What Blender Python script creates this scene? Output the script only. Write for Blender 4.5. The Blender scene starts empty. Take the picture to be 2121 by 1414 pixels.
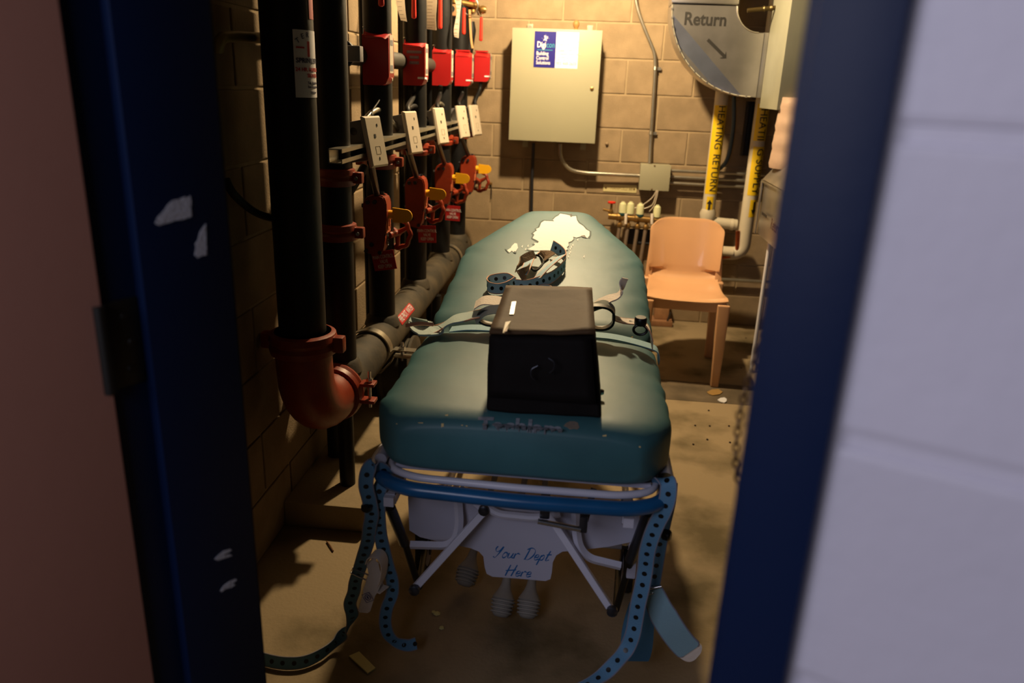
import bpy, bmesh, math, random
from mathutils import Vector as V, Matrix, noise
from mathutils.bvhtree import BVHTree
random.seed(4)
SC = bpy.context.scene
COL = SC.collection
PI = math.pi

# ------------------------------------------------------------------ camera
EYE = V((0, 0, 1.46))
FPX = 1582.45
CX, CY = 1060.5, 707.0
R = Matrix(((0.99419409, 0.06704144, -0.08416389),
            (0.10110436, -0.31434806, 0.94390847),
            (0.03682423, -0.94693756, -0.31930117)))   # rows: world axes; columns: image right, image down, forward
def U(px, py, ax, val):
    """point where the sight line through (px, py) meets the world plane ax = val"""
    d = R @ V((px - CX, py - CY, FPX))
    i = 'xyz'.index(ax)
    return EYE + d * ((val - EYE[i]) / d[i])
cam = bpy.data.cameras.new('camera'); cam_o = bpy.data.objects.new('camera', cam); COL.objects.link(cam_o)
cam.lens = FPX / 2121 * 36; cam.sensor_width = 36; cam.clip_start = 0.05
m4 = Matrix.Identity(4)
for r in range(3):
    m4[r][0] = R[r][0]; m4[r][1] = -R[r][1]; m4[r][2] = -R[r][2]; m4[r][3] = EYE[r]
cam_o.matrix_world = m4
cam.dof.use_dof = True; cam.dof.focus_distance = 2.35; cam.dof.aperture_fstop = 2.8
SC.camera = cam_o
# ------------------------------------------------------------------ light
SC.view_settings.view_transform = 'Standard'; SC.view_settings.look = 'None'
SC.view_settings.exposure = 0.0; SC.view_settings.gamma = 1; SC.view_settings.use_curve_mapping = False
wd = bpy.data.worlds.new('world'); SC.world = wd; wd.use_nodes = True
wd.node_tree.nodes['Background'].inputs[0].default_value = (.45, .5, .8, 1)
wd.node_tree.nodes['Background'].inputs[1].default_value = 0.004
LAMP = V((-.12, 3.86, 2.42))
def lamp(name, kind, loc, energy, col, **k):
    l = bpy.data.lights.new(name, kind); l.energy = energy; l.color = col
    for a, b in k.items(): setattr(l, a, b)
    o = bpy.data.objects.new(name, l); COL.objects.link(o); o.location = loc
    return o
lamp('ceiling_bulb_light', 'POINT', LAMP - V((0, 0, .05)), 240, (1, .745, .42), shadow_soft_size=.05)
cl = lamp('corridor_daylight', 'AREA', (-.90, -.68, 1.9), 16.5, (.84, .83, 1), shape='RECTANGLE', size=1.3, size_y=.8)
cl.rotation_euler = (V((.30, .45, 1.35)) - V(cl.location)).to_track_quat('-Z', 'Y').to_euler()

SC.cycles.diffuse_bounces = 2
# ------------------------------------------------------------------ materials
def s2l(c): return tuple(((x / 255 + .055) / 1.055) ** 2.4 if x > 10 else x / 255 / 12.92 for x in c)
MATS = {}
def M(name, rgb, rough=.5, metal=0, var=0, vscale=8, bump=0, bscale=200, spec=.5, rgb2=None, thresh=(.4, .65), coat=0, rnd=0):
    if name in MATS: return MATS[name]
    m = bpy.data.materials.new(name); m.use_nodes = True; nt = m.node_tree; N = nt.nodes; L = nt.links
    b = N['Principled BSDF']; c = s2l(rgb)
    b.inputs['Base Color'].default_value = (*c, 1); b.inputs['Roughness'].default_value = rough
    b.inputs['Metallic'].default_value = metal; b.inputs['Specular IOR Level'].default_value = spec
    b.inputs['Coat Weight'].default_value = coat
    tc = N.new('ShaderNodeTexCoord')
    src = None
    if var or rgb2:
        nz = N.new('ShaderNodeTexNoise'); nz.inputs['Scale'].default_value = vscale; nz.inputs['Detail'].default_value = 6
        L.new(tc.outputs['Object'], nz.inputs['Vector'])
        cr = N.new('ShaderNodeValToRGB'); L.new(nz.outputs['Fac'], cr.inputs[0])
        cr.color_ramp.elements[0].position = thresh[0]; cr.color_ramp.elements[1].position = thresh[1]
        c2 = s2l(rgb2) if rgb2 else tuple(x * (1 - var) for x in c)
        cr.color_ramp.elements[0].color = (*c2, 1); cr.color_ramp.elements[1].color = (*c, 1)
        src = cr.outputs[0]
    if rnd:
        oi = N.new('ShaderNodeObjectInfo'); mr = N.new('ShaderNodeMapRange'); mr.inputs[3].default_value = 1 - rnd; mr.inputs[4].default_value = 1 + rnd
        L.new(oi.outputs['Random'], mr.inputs[0])
        hs = N.new('ShaderNodeHueSaturation'); L.new(mr.outputs[0], hs.inputs['Value'])
        if src: L.new(src, hs.inputs['Color'])
        else: hs.inputs['Color'].default_value = (*c, 1)
        src = hs.outputs[0]
    if src: L.new(src, b.inputs['Base Color'])
    if bump:
        n2 = N.new('ShaderNodeTexNoise'); n2.inputs['Scale'].default_value = bscale; n2.inputs['Detail'].default_value = 5
        L.new(tc.outputs['Object'], n2.inputs['Vector'])
        bp = N.new('ShaderNodeBump'); bp.inputs['Strength'].default_value = bump; bp.inputs['Distance'].default_value = .004
        L.new(n2.outputs['Fac'], bp.inputs['Height']); L.new(bp.outputs[0], b.inputs['Normal'])
    MATS[name] = m; return m
block_m = M('concrete_block', (150, 130, 104), .95, var=.2, vscale=9, bump=.5, bscale=140, rnd=.05, spec=.1)
mortar_m = M('mortar', (168, 148, 118), .95, var=.15, vscale=12, bump=.4, spec=.1)
white_wall_m = M('white_block_paint', (214, 210, 222), .55, var=.05, vscale=3, bump=.25, bscale=45)
conc_m = M('concrete_floor', (150, 132, 104), .8, rgb2=(96, 84, 60), vscale=3.2, thresh=(.32, .52), bump=.35, bscale=90, spec=.25)
conc2_m = M('concrete_strip', (112, 98, 80), .85, rgb2=(84, 74, 60), vscale=5, bump=.4, bscale=80, spec=.2)
ceil_m = M('ceiling_deck', (44, 40, 36), .9, var=.1)
blue_m = M('blue_gloss_paint', (8, 27, 62), .5, var=.1, vscale=2, bump=.08, bscale=30, spec=.25)
pink_m = M('pinkish_beige_leaf', (168, 116, 98), .6, var=.06, vscale=2.5, bump=.05, bscale=40)  # even pinkish beige base colour for the door leaf
chip_m = M('bare_white_primer', (205, 205, 215), .8, bump=.5, bscale=200)
black_m = M('black_pipe_paint', (20, 20, 22), .5, var=.3, vscale=20, bump=.1, bscale=60, spec=.25)
blackplas_m = M('black_plastic', (14, 14, 15), .4)
dusty_m = M('dusty_black_pipe', (76, 66, 50), .75, rgb2=(46, 41, 32), vscale=7, bump=.3, bscale=60)
orange_m = M('orange_red_enamel', (140, 48, 22), .42, var=.2, vscale=14, bump=.12, bscale=60)
red_m = M('red_box_paint', (170, 28, 30), .35, var=.08, vscale=10)
redplas_m = M('red_vinyl', (214, 44, 30), .35)
redtag_m = M('red_tag', (178, 30, 34), .5)
yellow_m = M('yellow_enamel', (226, 166, 28), .35)
ylab_m = M('yellow_label', (220, 184, 16), .5)
ivory_m = M('ivory_plastic', (196, 182, 162), .4)
white_m = M('white_paint', (214, 214, 220), .4)
paper_m = M('paper', (238, 226, 214), .8, bump=.3, bscale=30)
_n = paper_m.node_tree; _t = _n.nodes.new('ShaderNodeBsdfTranslucent'); _t.inputs[0].default_value = (.85, .78, .68, 1)
_x = _n.nodes.new('ShaderNodeMixShader'); _x.inputs[0].default_value = .55
_n.links.new(_n.nodes['Principled BSDF'].outputs[0], _x.inputs[1]); _n.links.new(_t.outputs[0], _x.inputs[2]); _n.links.new(_x.outputs[0], _n.nodes['Material Output'].inputs[0])
ink_m = M('black_ink', (20, 18, 18), .6)
wink_m = M('white_ink', (236, 232, 236), .6)
grey_m = M('grey_sheet_steel', (128, 128, 134), .45, .2, var=.2, vscale=14)
galv_m = M('galvanized_sheet', (196, 192, 188), .3, .9, var=.22, vscale=6, bump=.12, bscale=10)
zinc_m = M('zinc_conduit', (188, 182, 168), .3, .85, var=.12, vscale=20)
steel_m = M('bright_steel', (210, 210, 212), .2, 1)
dsteel_m = M('dark_steel', (74, 76, 84), .3, .8)
cab_m = M('beige_grey_enamel', (156, 152, 128), .45, var=.03, vscale=4, bump=.05, bscale=90)
navy_m = M('navy_print', (26, 20, 120), .4)
teal_ink_m = M('teal_print', (52, 150, 168), .5)
pale_ink_m = M('pale_orange_print', (236, 200, 176), .6)
green_ink_m = M('pale_green_print', (200, 214, 190), .6)
red_ink_m = M('dull_red_print', (206, 140, 130), .6)
redsat_m = M('red_print', (190, 40, 40), .6)
dred_m = M('dark_navy_print', (40, 40, 80), .6)
brass_m = M('brass', (176, 140, 84), .35, .85, var=.3, vscale=40)
copper_m = M('copper', (184, 98, 60), .3, .9, var=.25, vscale=30)
wood_m = M('pale_wood', (170, 126, 72), .6, var=.2, vscale=30)
insul_m = M('white_pipe_jacket', (196, 186, 164), .5, var=.04, vscale=6, bump=.1, bscale=40)
chair_m = M('beige_plastic', (212, 164, 122), .3, var=.05, vscale=3, coat=.3)
teal_m = M('teal_vinyl', (62, 108, 115), .5, var=.18, vscale=5, bump=.22, bscale=14, spec=.4)
dteal_m = M('dark_teal_cut_edge', (14, 60, 64), .7)
foam_m = M('cream_foam', (255, 252, 250), .95, bump=.3, bscale=60)
fleck_m = M('foam_fleck', (214, 190, 130), .9)
logo_m = M('faded_print', (130, 136, 146), .6, var=.3, vscale=60)
bag_m = M('black_nylon', (24, 20, 19), .75, var=.12, vscale=12, bump=.25, bscale=40, spec=.12)
strap_m = M('pale_blue_webbing', (136, 174, 190), .7, bump=.3, bscale=300)
strap_d = M('blue_webbing', (92, 140, 176), .7, bump=.3, bscale=300)
trim_m = M('peach_edge_binding', (228, 168, 136), .7)
trimg_m = M('grey_edge_binding', (130, 132, 150), .7)
velcro_m = M('white_velcro', (236, 224, 212), .85, bump=.4, bscale=150)
tan_m = M('tan_velcro', (150, 122, 92), .95, bump=.6, bscale=120)
frame_m = M('white_tube_enamel', (206, 206, 222), .35, spec=.5)
panel_m = M('white_apron_plastic', (186, 186, 204), .5)
bar_m = M('blue_bar_enamel', (24, 90, 142), .28, var=.15, vscale=14, spec=.5)
script_m = M('blue_script_print', (20, 96, 160), .6)
rub_m = M('grey_rubber', (156, 150, 142), .7, var=.1, vscale=30)
tyre_m = M('black_tyre', (20, 20, 22), .7)
tape_m = M('beige_tape', (206, 196, 130), .6)
dark_m = M('dark_painted_steel', (22, 20, 16), .5)
bulb_m = M('bulb_glass', (255, 220, 160), .3)
bn = bulb_m.node_tree.nodes['Principled BSDF']; bn.inputs['Emission Color'].default_value = (1, .7, .36, 1); bn.inputs['Emission Strength'].default_value = 40

# ------------------------------------------------------------------ helpers
BASE = {}
def frame_from(d):
    d = d.normalized(); a = V((0, 0, 1)) if abs(d.z) < .9 else V((1, 0, 0))
    x = a.cross(d).normalized(); return x, d.cross(x), d
class G:
    def __init__(s): s.b = bmesh.new()
    def verts(s, pts): return [s.b.verts.new(p) for p in pts]
    def face(s, vs):
        try: s.b.faces.new(vs)
        except ValueError: pass
    def box(s, c, size, rot=None, bevel=0, taper=1):
        c = V(c); hs = V(size) / 2; rot = rot or Matrix.Identity(3)
        P = []
        for z in (-1, 1):
            k = taper if z > 0 else 1
            for x, y in ((-1, -1), (1, -1), (1, 1), (-1, 1)):
                P.append(c + rot @ V((x * hs.x * k, y * hs.y * k, z * hs.z)))
        return s.hexa(P, bevel)
    def hexa(s, P, bevel=0, seg=2):
        v = s.verts(P); f = []
        for q in ((3, 2, 1, 0), (4, 5, 6, 7), (0, 1, 5, 4), (1, 2, 6, 5), (2, 3, 7, 6), (3, 0, 4, 7)):
            f.append(s.b.faces.new([v[i] for i in q]))
        if bevel:
            es = list({e for x in f for e in x.edges})
            bmesh.ops.bevel(s.b, geom=es, offset=bevel, segments=seg, affect='EDGES', profile=.6)
        return s
    def tube(s, pts, r, seg=14, cap=True, ell=None, up=None, closed=False):
        pts = [V(p) for p in pts]; n = len(pts); rs = r if isinstance(r, (list, tuple)) else [r] * n
        rings = []; x = None
        for i in range(n):
            if closed: d = pts[(i + 1) % n] - pts[i - 1]
            else: d = pts[min(i + 1, n - 1)] - pts[max(i - 1, 0)]
            d.normalize()
            if x is None:
                x, y, _ = frame_from(d)
                if up is not None: x = (V(up) - d * V(up).dot(d)).normalized()
            x = (x - d * x.dot(d)).normalized(); y = d.cross(x)
            a, b = ell if ell else (1, 1)
            rings.append(s.verts([pts[i] + (x * math.cos(t) * a + y * math.sin(t) * b) * rs[i] for t in [2 * PI * k / seg for k in range(seg)]]))
        m = n if closed else n - 1
        for i in range(m):
            A = rings[i]; B = rings[(i + 1) % n]
            for k in range(seg): s.face([A[k], A[(k + 1) % seg], B[(k + 1) % seg], B[k]])
        if cap and not closed:
            s.face(list(reversed(rings[0]))); s.face(rings[-1])
        return s
    def cyl(s, a, b, r, seg=16, r2=None): return s.tube([a, b], [r, r if r2 is None else r2], seg)
    def lathe(s, prof, o, d, seg=20):
        o = V(o); d = V(d); x, y, d = frame_from(d); rings = []
        for r, h in prof:
            rings.append(s.verts([o + d * h + (x * math.cos(t) + y * math.sin(t)) * max(r, 1e-4) for t in [2 * PI * k / seg for k in range(seg)]]))
        for A, B in zip(rings, rings[1:]):
            for k in range(seg): s.face([A[k], A[(k + 1) % seg], B[(k + 1) % seg], B[k]])
        s.face(list(reversed(rings[0]))); s.face(rings[-1]); return s
    def ribbon(s, pts, nrm, w, t):
        """flat strip: pts = centre line, nrm = across-direction(s)"""
        pts = [V(p) for p in pts]; n = len(pts); ws = w if isinstance(w, (list, tuple)) else [w] * n
        rings = []
        for i in range(n):
            d = (pts[min(i + 1, n - 1)] - pts[max(i - 1, 0)]).normalized()
            a = V(nrm[i] if isinstance(nrm, list) else nrm); a = (a - d * a.dot(d)).normalized(); u = d.cross(a)
            h = ws[i] / 2
            rings.append(s.verts([pts[i] - a * h - u * t / 2, pts[i] + a * h - u * t / 2, pts[i] + a * h + u * t / 2, pts[i] - a * h + u * t / 2]))
        for A, B in zip(rings, rings[1:]):
            for k in range(4): s.face([A[k], A[(k + 1) % 4], B[(k + 1) % 4], B[k]])
        s.face(list(reversed(rings[0]))); s.face(rings[-1]); return s
    def prism(s, pts, ext):
        """polygon given as 3D points, extruded by vector ext"""
        a = s.verts(pts); c = s.verts([V(p) + V(ext) for p in pts]); n = len(a)
        s.face(list(reversed(a))); s.face(c)
        for k in range(n): s.face([a[k], a[(k + 1) % n], c[(k + 1) % n], c[k]])
        return s
    def mesh(s, name='mesh', smooth=True):
        bmesh.ops.recalc_face_normals(s.b, faces=s.b.faces[:])
        me = bpy.data.meshes.new(name); s.b.to_mesh(me); s.b.free()
        if smooth:
            for p in me.polygons: p.use_smooth = True
            try: me.set_sharp_from_angle(angle=math.radians(38))
            except Exception: pass
        return me
    def build(s, name, mat, parent=None, label=None, smooth=True):
        return link(name, s.mesh(name, smooth), mat, parent, label)
def link(name, me, mat, parent=None, label=None):
    o = bpy.data.objects.new(name, me); COL.objects.link(o)
    if mat and not me.materials: me.materials.append(mat)
    if parent:
        b = BASE.get(parent.name, V((0, 0, 0))); BASE[o.name] = b
        me.transform(Matrix.Translation(-b)); o.parent = parent
    if label: o['label'] = label
    return o
def thing(name, label, cat, loc, group=None, kind=None):
    o = bpy.data.objects.new(name, None); COL.objects.link(o); o.location = loc; o.empty_display_size = .05
    BASE[o.name] = V(loc)
    if label: o['label'] = label
    if cat: o['category'] = cat
    if group: o['group'] = group
    if kind: o['kind'] = kind
    return o
def tag(o, label, cat, group=None):
    """a thing that is one mesh: move its origin to its own lowest middle"""
    o['label'] = label; o['category'] = cat
    if group: o['group'] = group
    me = o.data; xs = [v.co for v in me.vertices]
    c = V((sum(p.x for p in xs) / len(xs), sum(p.y for p in xs) / len(xs), min(p.z for p in xs)))
    me.transform(Matrix.Translation(-c)); o.location = c; BASE[o.name] = c
    return o
def struct(o, label=None):
    o['kind'] = 'structure'
    if label: o['label'] = label
    return o
def smooth_path(pts, k=6, closed=False):
    pts = [V(p) for p in pts]; n = len(pts); out = []
    for i in range(n if closed else n - 1):
        if closed: p0, p1, p2, p3 = pts[i - 1], pts[i], pts[(i + 1) % n], pts[(i + 2) % n]
        else: p0, p1, p2, p3 = pts[max(i - 1, 0)], pts[i], pts[i + 1], pts[min(i + 2, n - 1)]
        for j in range(k):
            t = j / k
            out.append(.5 * ((2 * p1) + (p2 - p0) * t + (2 * p0 - 5 * p1 + 4 * p2 - p3) * t * t + (3 * p1 - p0 - 3 * p2 + p3) * t ** 3))
    if not closed: out.append(pts[-1])
    return out
def bend(pts, r, k=5):
    """polyline with rounded corners"""
    pts = [V(p) for p in pts]; out = [pts[0]]
    for a, b, c in zip(pts, pts[1:], pts[2:]):
        d1 = (a - b).normalized(); d2 = (c - b).normalized(); rr = min(r, (a - b).length * .49, (c - b).length * .49)
        p, q = b + d1 * rr, b + d2 * rr
        for j in range(k + 1):
            t = j / k; out.append(p * (1 - t) ** 2 + b * 2 * t * (1 - t) + q * t * t)
    out.append(pts[-1]); return out
def rz(a): return Matrix.Rotation(a, 3, 'Z')
def text_mesh(s, size, align='CENTER', bold=0, shear=0, xs=1, ext=.0003, space=1.0):
    cu = bpy.data.curves.new('text', 'FONT'); cu.body = s; cu.size = size; cu.align_x = align; cu.align_y = 'CENTER'
    cu.offset = bold; cu.shear = shear; cu.extrude = ext; cu.resolution_u = 3; cu.space_character = space
    o = bpy.data.objects.new('text', cu); COL.objects.link(o)
    dg = bpy.context.evaluated_depsgraph_get(); dg.update()
    me = bpy.data.meshes.new_from_object(o.evaluated_get(dg)); bpy.data.objects.remove(o)
    me.materials.clear()
    me.transform(Matrix.Diagonal((xs, 1, 1, 1)))
    return me
def text(s, size, o, right, up, mat, parent, name='lettering', **k):
    me = text_mesh(s, size, **k); r = V(right).normalized(); u = V(up); u = (u - r * u.dot(r)).normalized(); n = r.cross(u)
    m = Matrix((r, u, n)).transposed().to_4x4(); m.translation = V(o) + n * .0006; me.transform(m)
    return link(name, me, mat, parent)
def fine(me, L_):
    b = bmesh.new(); b.from_mesh(me); bmesh.ops.triangulate(b, faces=b.faces[:])
    for _ in range(3):
        es = [e for e in b.edges if e.calc_length() > L_]
        if not es: break
        bmesh.ops.subdivide_edges(b, edges=es, cuts=1); bmesh.ops.triangulate(b, faces=b.faces[:])
    b.to_mesh(me); b.free(); return me
def text_on_cyl(s, size, o, radius, mat, parent, a0, name='lettering', vertical=True, **k):
    """vertical: text runs down -z, letter tops turn towards +a (a = 0 faces -y, grows towards +x)"""
    me = fine(text_mesh(s, size, **k), radius * .22)
    for v in me.vertices:
        if vertical: a = a0 + v.co.y / radius; z = -v.co.x
        else: a = a0 + v.co.x / radius; z = v.co.y
        rr = radius + .0008 + v.co.z
        v.co = V(o) + V((math.sin(a) * rr, -math.cos(a) * rr, z))
    return link(name, me, mat, parent)
def sleeve(g, o, radius, a0, a1, z0, z1, t=.0006, n=14):
    """part-turn label wrapped on an upright pipe"""
    A = []; Bv = []
    for j in range(n + 1):
        a = a0 + (a1 - a0) * j / n
        for L_, rr in ((A, radius + .0001), (Bv, radius + t)):
            d = V((math.sin(a) * rr, -math.cos(a) * rr, 0))
            L_.append((g.b.verts.new(V(o) + d + V((0, 0, z0))), g.b.verts.new(V(o) + d + V((0, 0, z1)))))
    for j in range(n):
        g.face([Bv[j][0], Bv[j + 1][0], Bv[j + 1][1], Bv[j][1]]); g.face([A[j][0], A[j][1], A[j + 1][1], A[j + 1][0]])
        g.face([A[j][0], A[j + 1][0], Bv[j + 1][0], Bv[j][0]]); g.face([A[j][1], Bv[j][1], Bv[j + 1][1], A[j + 1][1]])
    for j in (0, n): g.face([A[j][0], A[j][1], Bv[j][1], Bv[j][0]])
    return g
def bolt(g, p, d, r=.008, h=.008):
    g.lathe([(r, 0), (r, h)], p, d, 6); return g

# ------------------------------------------------------------------ room shell
XL, YB, ZC = -.95, 4.97, 2.75
XR = 1.95
# floor pieces split by the joints
fl = G().box((.5, .6, -.06), (9, 12, .1)).build('floor', mortar_m); struct(fl)
def slab(name, x0, x1, y0, y1, z0, z1, m, par, label=None, bev=.004):
    return G().box(((x0 + x1) / 2, (y0 + y1) / 2, (z0 + z1) / 2), (x1 - x0, y1 - y0, z1 - z0), bevel=bev).build(name, m, par, label)
slab('floor_slab', -2.6, 3, -3.5, 3.583, -.03, 0, conc_m, fl)
slab('floor_slab', -2.6, 3, 3.588, 3.85, -.03, -.001, conc2_m, fl, 'darker concrete strip')
slab('floor_slab', -2.6, 3, 3.853, 5.05, -.03, .001, conc_m, fl)
# raised kerb under the pipes
kerb = slab('trim_1', XL, -.655, 2.19, YB, 0, .095, conc_m, None, bev=.01); struct(kerb, 'raised concrete plinth under the fire pipes')
BW, BH = .4064, .2032
def block_mesh(w, bev=.004, dep=.03, h=BH - .010):
    return G().box((0, 0, 0), (w - .010, dep, h), bevel=bev).mesh('block', False)
MB = {}
def blocks(wall, o, right, nrm, length, z0, z1, phase, mat, joint_h=BH, dep=.03, proud=.006, skip=None, bev=.004):
    """running bond; o = left bottom start on the mortar face, right = direction, nrm = towards the viewer"""
    right = V(right).normalized(); nrm = V(nrm).normalized(); rot = Matrix((right, -nrm, V((0, 0, 1)))).transposed().to_4x4()
    row = int(round((z0) / BH))
    z = z0
    while z < z1 - .02:
        off = phase if row % 2 == 0 else phase + BW / 2
        x = -((-off) % BW) if False else (off % BW) - BW
        while x < length:
            a, b_ = max(x, 0), min(x + BW, length)
            if b_ - a > .05 and not (skip and skip(a, b_, z)):
                w = round(b_ - a, 3); key = (w, mat.name)
                if key not in MB:
                    MB[key] = block_mesh(w, bev, dep); MB[key].materials.append(mat)
                ob = bpy.data.objects.new('block', MB[key]); COL.objects.link(ob); ob.parent = wall
                m = rot.copy(); m.translation = V(o) + right * (a + b_) / 2 + V((0, 0, z + BH / 2)) + nrm * (proud - dep / 2)
                ob.matrix_local = m
            x += BW
        z += BH; row += 1
wb = G().box(((XL + XR) / 2, YB + .106, ZC / 2), (XR - XL + .4, .2, ZC)).build('wall_back', mortar_m); struct(wb)
# joints seen at X = .40 (row 7), .20 (row 6)
blocks(wb, (XL, YB + .006, 0), (1, 0, 0), (0, -1, 0), XR - XL, 0, ZC, (.398 - XL) , block_m)
wl = G().box((XL - .106, 2.9, ZC / 2), (.2, 4.4, ZC)).build('wall_left', mortar_m); struct(wl)
blocks(wl, (XL - .006, .95, 0), (0, 1, 0), (1, 0, 0), YB - .95, 0, ZC, .1, block_m)
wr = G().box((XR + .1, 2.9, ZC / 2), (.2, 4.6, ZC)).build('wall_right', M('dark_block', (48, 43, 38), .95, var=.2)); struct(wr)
ce = G().box((.5, 2.9, ZC + .05), (3.3, 4.6, .1)).build('ceiling', ceil_m); struct(ce)
# ---- doorway wall, turned 25 degrees
AN = math.radians(25)
du = V((-math.cos(AN), math.sin(AN), 0)); dw = V((math.sin(AN), math.cos(AN), 0)); B0 = V((.130, .513, 0))
WD = .785; HD = 2.1; DEP = .20
def D(s, w, z=0): return B0 + du * s + dw * w + V((0, 0, z))
rotd = Matrix((-du, dw, V((0, 0, 1)))).transposed()
def dbox(g, s0, s1, w0, w1, z0, z1, bevel=0):
    return g.box(D((s0 + s1) / 2, (w0 + w1) / 2, (z0 + z1) / 2), (s1 - s0, w1 - w0, z1 - z0), rotd, bevel)
wf = dbox(G(), -1.9, -.03, .012, .19, 0, ZC).build('wall_front', white_wall_m); struct(wf)
dbox(G(), WD + .03, WD + .5, .012, .19, 0, ZC).build('wall_section', white_wall_m, wf)
dbox(G(), -.03, WD + .03, .012, .19, HD + .03, ZC).build('wall_section', white_wall_m, wf)
blocks(wf, D(-.047, .012, .018), -du, -dw, 1.7, 0, ZC - .15, .2, white_wall_m, proud=.004, dep=.02, bev=.006)
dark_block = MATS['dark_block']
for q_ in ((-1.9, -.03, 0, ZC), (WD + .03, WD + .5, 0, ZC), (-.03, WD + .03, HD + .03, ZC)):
    dbox(G(), q_[0], q_[1], .19, .197, q_[2], q_[3]).build('bounce_lining', dark_block, wf, 'unseen dark lining added to cut warm bounce')  # unseen lining added on the room side, dark to cut warm bounce
dr = thing('door_1', None, None, D(0, 0), kind='structure')
def jamb(s_in, sgn, name):
    g = G()
    dbox(g, *sorted((s_in, s_in + sgn * .051)), -.004, .002, 0, HD + .05, .0025)            # face
    dbox(g, *sorted((s_in, s_in + sgn * .03)), -.002, DEP, 0, HD, 0)                         # reveal
    dbox(g, *sorted((s_in - sgn * .016, s_in + sgn * .001)), .048, .185, 0, HD, .002)        # stop
    return g.build(name, blue_m, dr)
jr = jamb(0, -1, 'jamb'); jl = jamb(WD, 1, 'jamb')
g = G(); dbox(g, -.05, WD + .05, -.004, DEP, HD, HD + .051, .002); g.build('head_frame', blue_m, dr)
# worn patches on the left jamb, lying on the stop face
def chip(pts):
    P = []
    for px, py in pts:
        d = R @ V((px - CX, py - CY, FPX)); q = D(WD - .016, 0); n = du
        P.append(EYE + d * ((q - EYE).dot(n) / d.dot(n)) - du * .0008)
    G().prism(P, -du * .0006).build('paint_chip', chip_m, dr, 'bare patch in the blue paint', smooth=False)
chip([(320, 462), (326, 449), (333, 442), (340, 434), (346, 424), (356, 415), (369, 412), (382, 407), (388, 409), (393, 405), (395, 418), (394, 430), (396, 448), (388, 451), (376, 455), (362, 456), (349, 461), (336, 464), (328, 467)])
chip([(402, 527), (405, 512), (403, 505), (409, 497), (413, 480), (421, 468), (425, 463), (427, 528), (418, 529), (408, 534)])
chip([(443, 1157), (452, 1148), (462, 1140), (476, 1136), (479, 1139), (468, 1146), (458, 1150), (476, 1147), (480, 1150), (462, 1156), (450, 1160)])
chip([(455, 1223), (462, 1212), (474, 1203), (486, 1198), (490, 1200), (480, 1208), (487, 1210), (478, 1216), (466, 1219), (458, 1225)])
# leaf, swung wide open towards the corridor; hinge on the rabbet
ha = AN + math.radians(-4)
hp = D(WD - .008, -.004)
ld = (-dw * math.cos(math.radians(16)) + du * math.sin(math.radians(16))).normalized()      # leaf direction
ln = V((-ld.y, ld.x, 0))
if ln.dot(EYE - hp) < 0: ln = -ln
rotl = Matrix((ld, ln, V((0, 0, 1)))).transposed()
G().box(hp + ld * .40 - ln * .022 + V((0, 0, HD / 2)), (.80, .044, HD - .01), rotl, .002).build('door_leaf', pink_m, dr, 'pinkish beige door leaf')
for hz in (.25, 1.13, 1.9):
    g = G(); dbox(g, WD - .003, WD + .001, .002, .046, hz - .057, hz + .057, .0008); h_ = g.build('hinge', dark_m, dr)
    g = G(); g.cyl(hp + V((0, 0, hz - .057)) - dw * .004, hp + V((0, 0, hz + .057)) - dw * .004, .007)
    g.build('hinge_barrel', dark_m, dr)
    g = G()
    for zz in (-.035, 0, .035): g.lathe([(.005, 0), (.004, .0015)], D(WD - .003, .026 + .006 * (zz == 0), hz + zz), -du, 12)
    g.build('screw_head', dark_m, h_)['kind'] = 'stuff'

# ------------------------------------------------------------------ ceiling lamp (above the frame)
lt = thing('ceiling_lamp', 'bare bulb lamp holder on the ceiling above the cot', 'lamp', (LAMP.x, LAMP.y, ZC))
G().lathe([(.05, 0), (.05, .02), (.03, .05), (.028, .12)], (LAMP.x, LAMP.y, ZC), (0, 0, -1)).build('lamp_holder', ivory_m, lt)
G().lathe([(.012, 0), (.014, .03), (.03, .07), (.034, .1), (.026, .125), (.002, .135)], (LAMP.x, LAMP.y, ZC - .12), (0, 0, -1)).build('bulb', bulb_m, lt)

# ------------------------------------------------------------------ fire pipes on the left
HX, HZ, HR = -.80, .455, .082
RY = [2.40, 2.94, 3.56, 4.20, 4.75]
# main: large riser + elbow + header
mt = thing('fire_main', 'fat black riser with orange elbow feeding the dusty header pipe along the wall', 'pipe', (HX, 2.1, .095))
BX, BY = -.815, 2.10
G().tube([(BX, BY, .70), (BX, BY, ZC)], .069, 28).build('riser', black_m, mt, 'fat black riser')
pts = [V((BX, BY, .74)), V((BX, BY, .64))]
for j in range(1, 9):
    a = j / 8 * PI / 2; pts.append(V((BX + (HX - BX) * j / 8, BY + .15 * (1 - math.cos(a)), .60 - (.60 - HZ) * math.sin(a))))
pts.append(V((HX, BY + .24, HZ)))
G().tube(pts, .084, 28).build('elbow', orange_m, mt, 'orange grooved elbow')
g = G()
g.lathe([(.084, -.035), (.097, -.03), (.101, -.012), (.095, 0), (.101, .012), (.097, .03), (.084, .035)], (BX, BY, .705), (0, 0, 1), 28)
for s in (1, -1): g.box((BX + .105 * s, BY, .705), (.045, .035, .05), bevel=.008)
g.build('pipe_coupling', orange_m, mt)
g = G()
g.lathe([(.084, -.03), (.095, -.028), (.1, -.01), (.094, 0), (.1, .01), (.095, .028), (.084, .03)], (HX, BY + .215, HZ), (0, 1, 0), 28)
for s in (1, -1):
    g.box((HX + .118, BY + .215, HZ + .03 * s + .01), (.05, .045, .012), bevel=.004)
    g.box((HX - .118, BY + .215, HZ + .03 * s + .01), (.05, .045, .012), bevel=.004)
cp = g.build('pipe_coupling', orange_m, mt)
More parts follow.
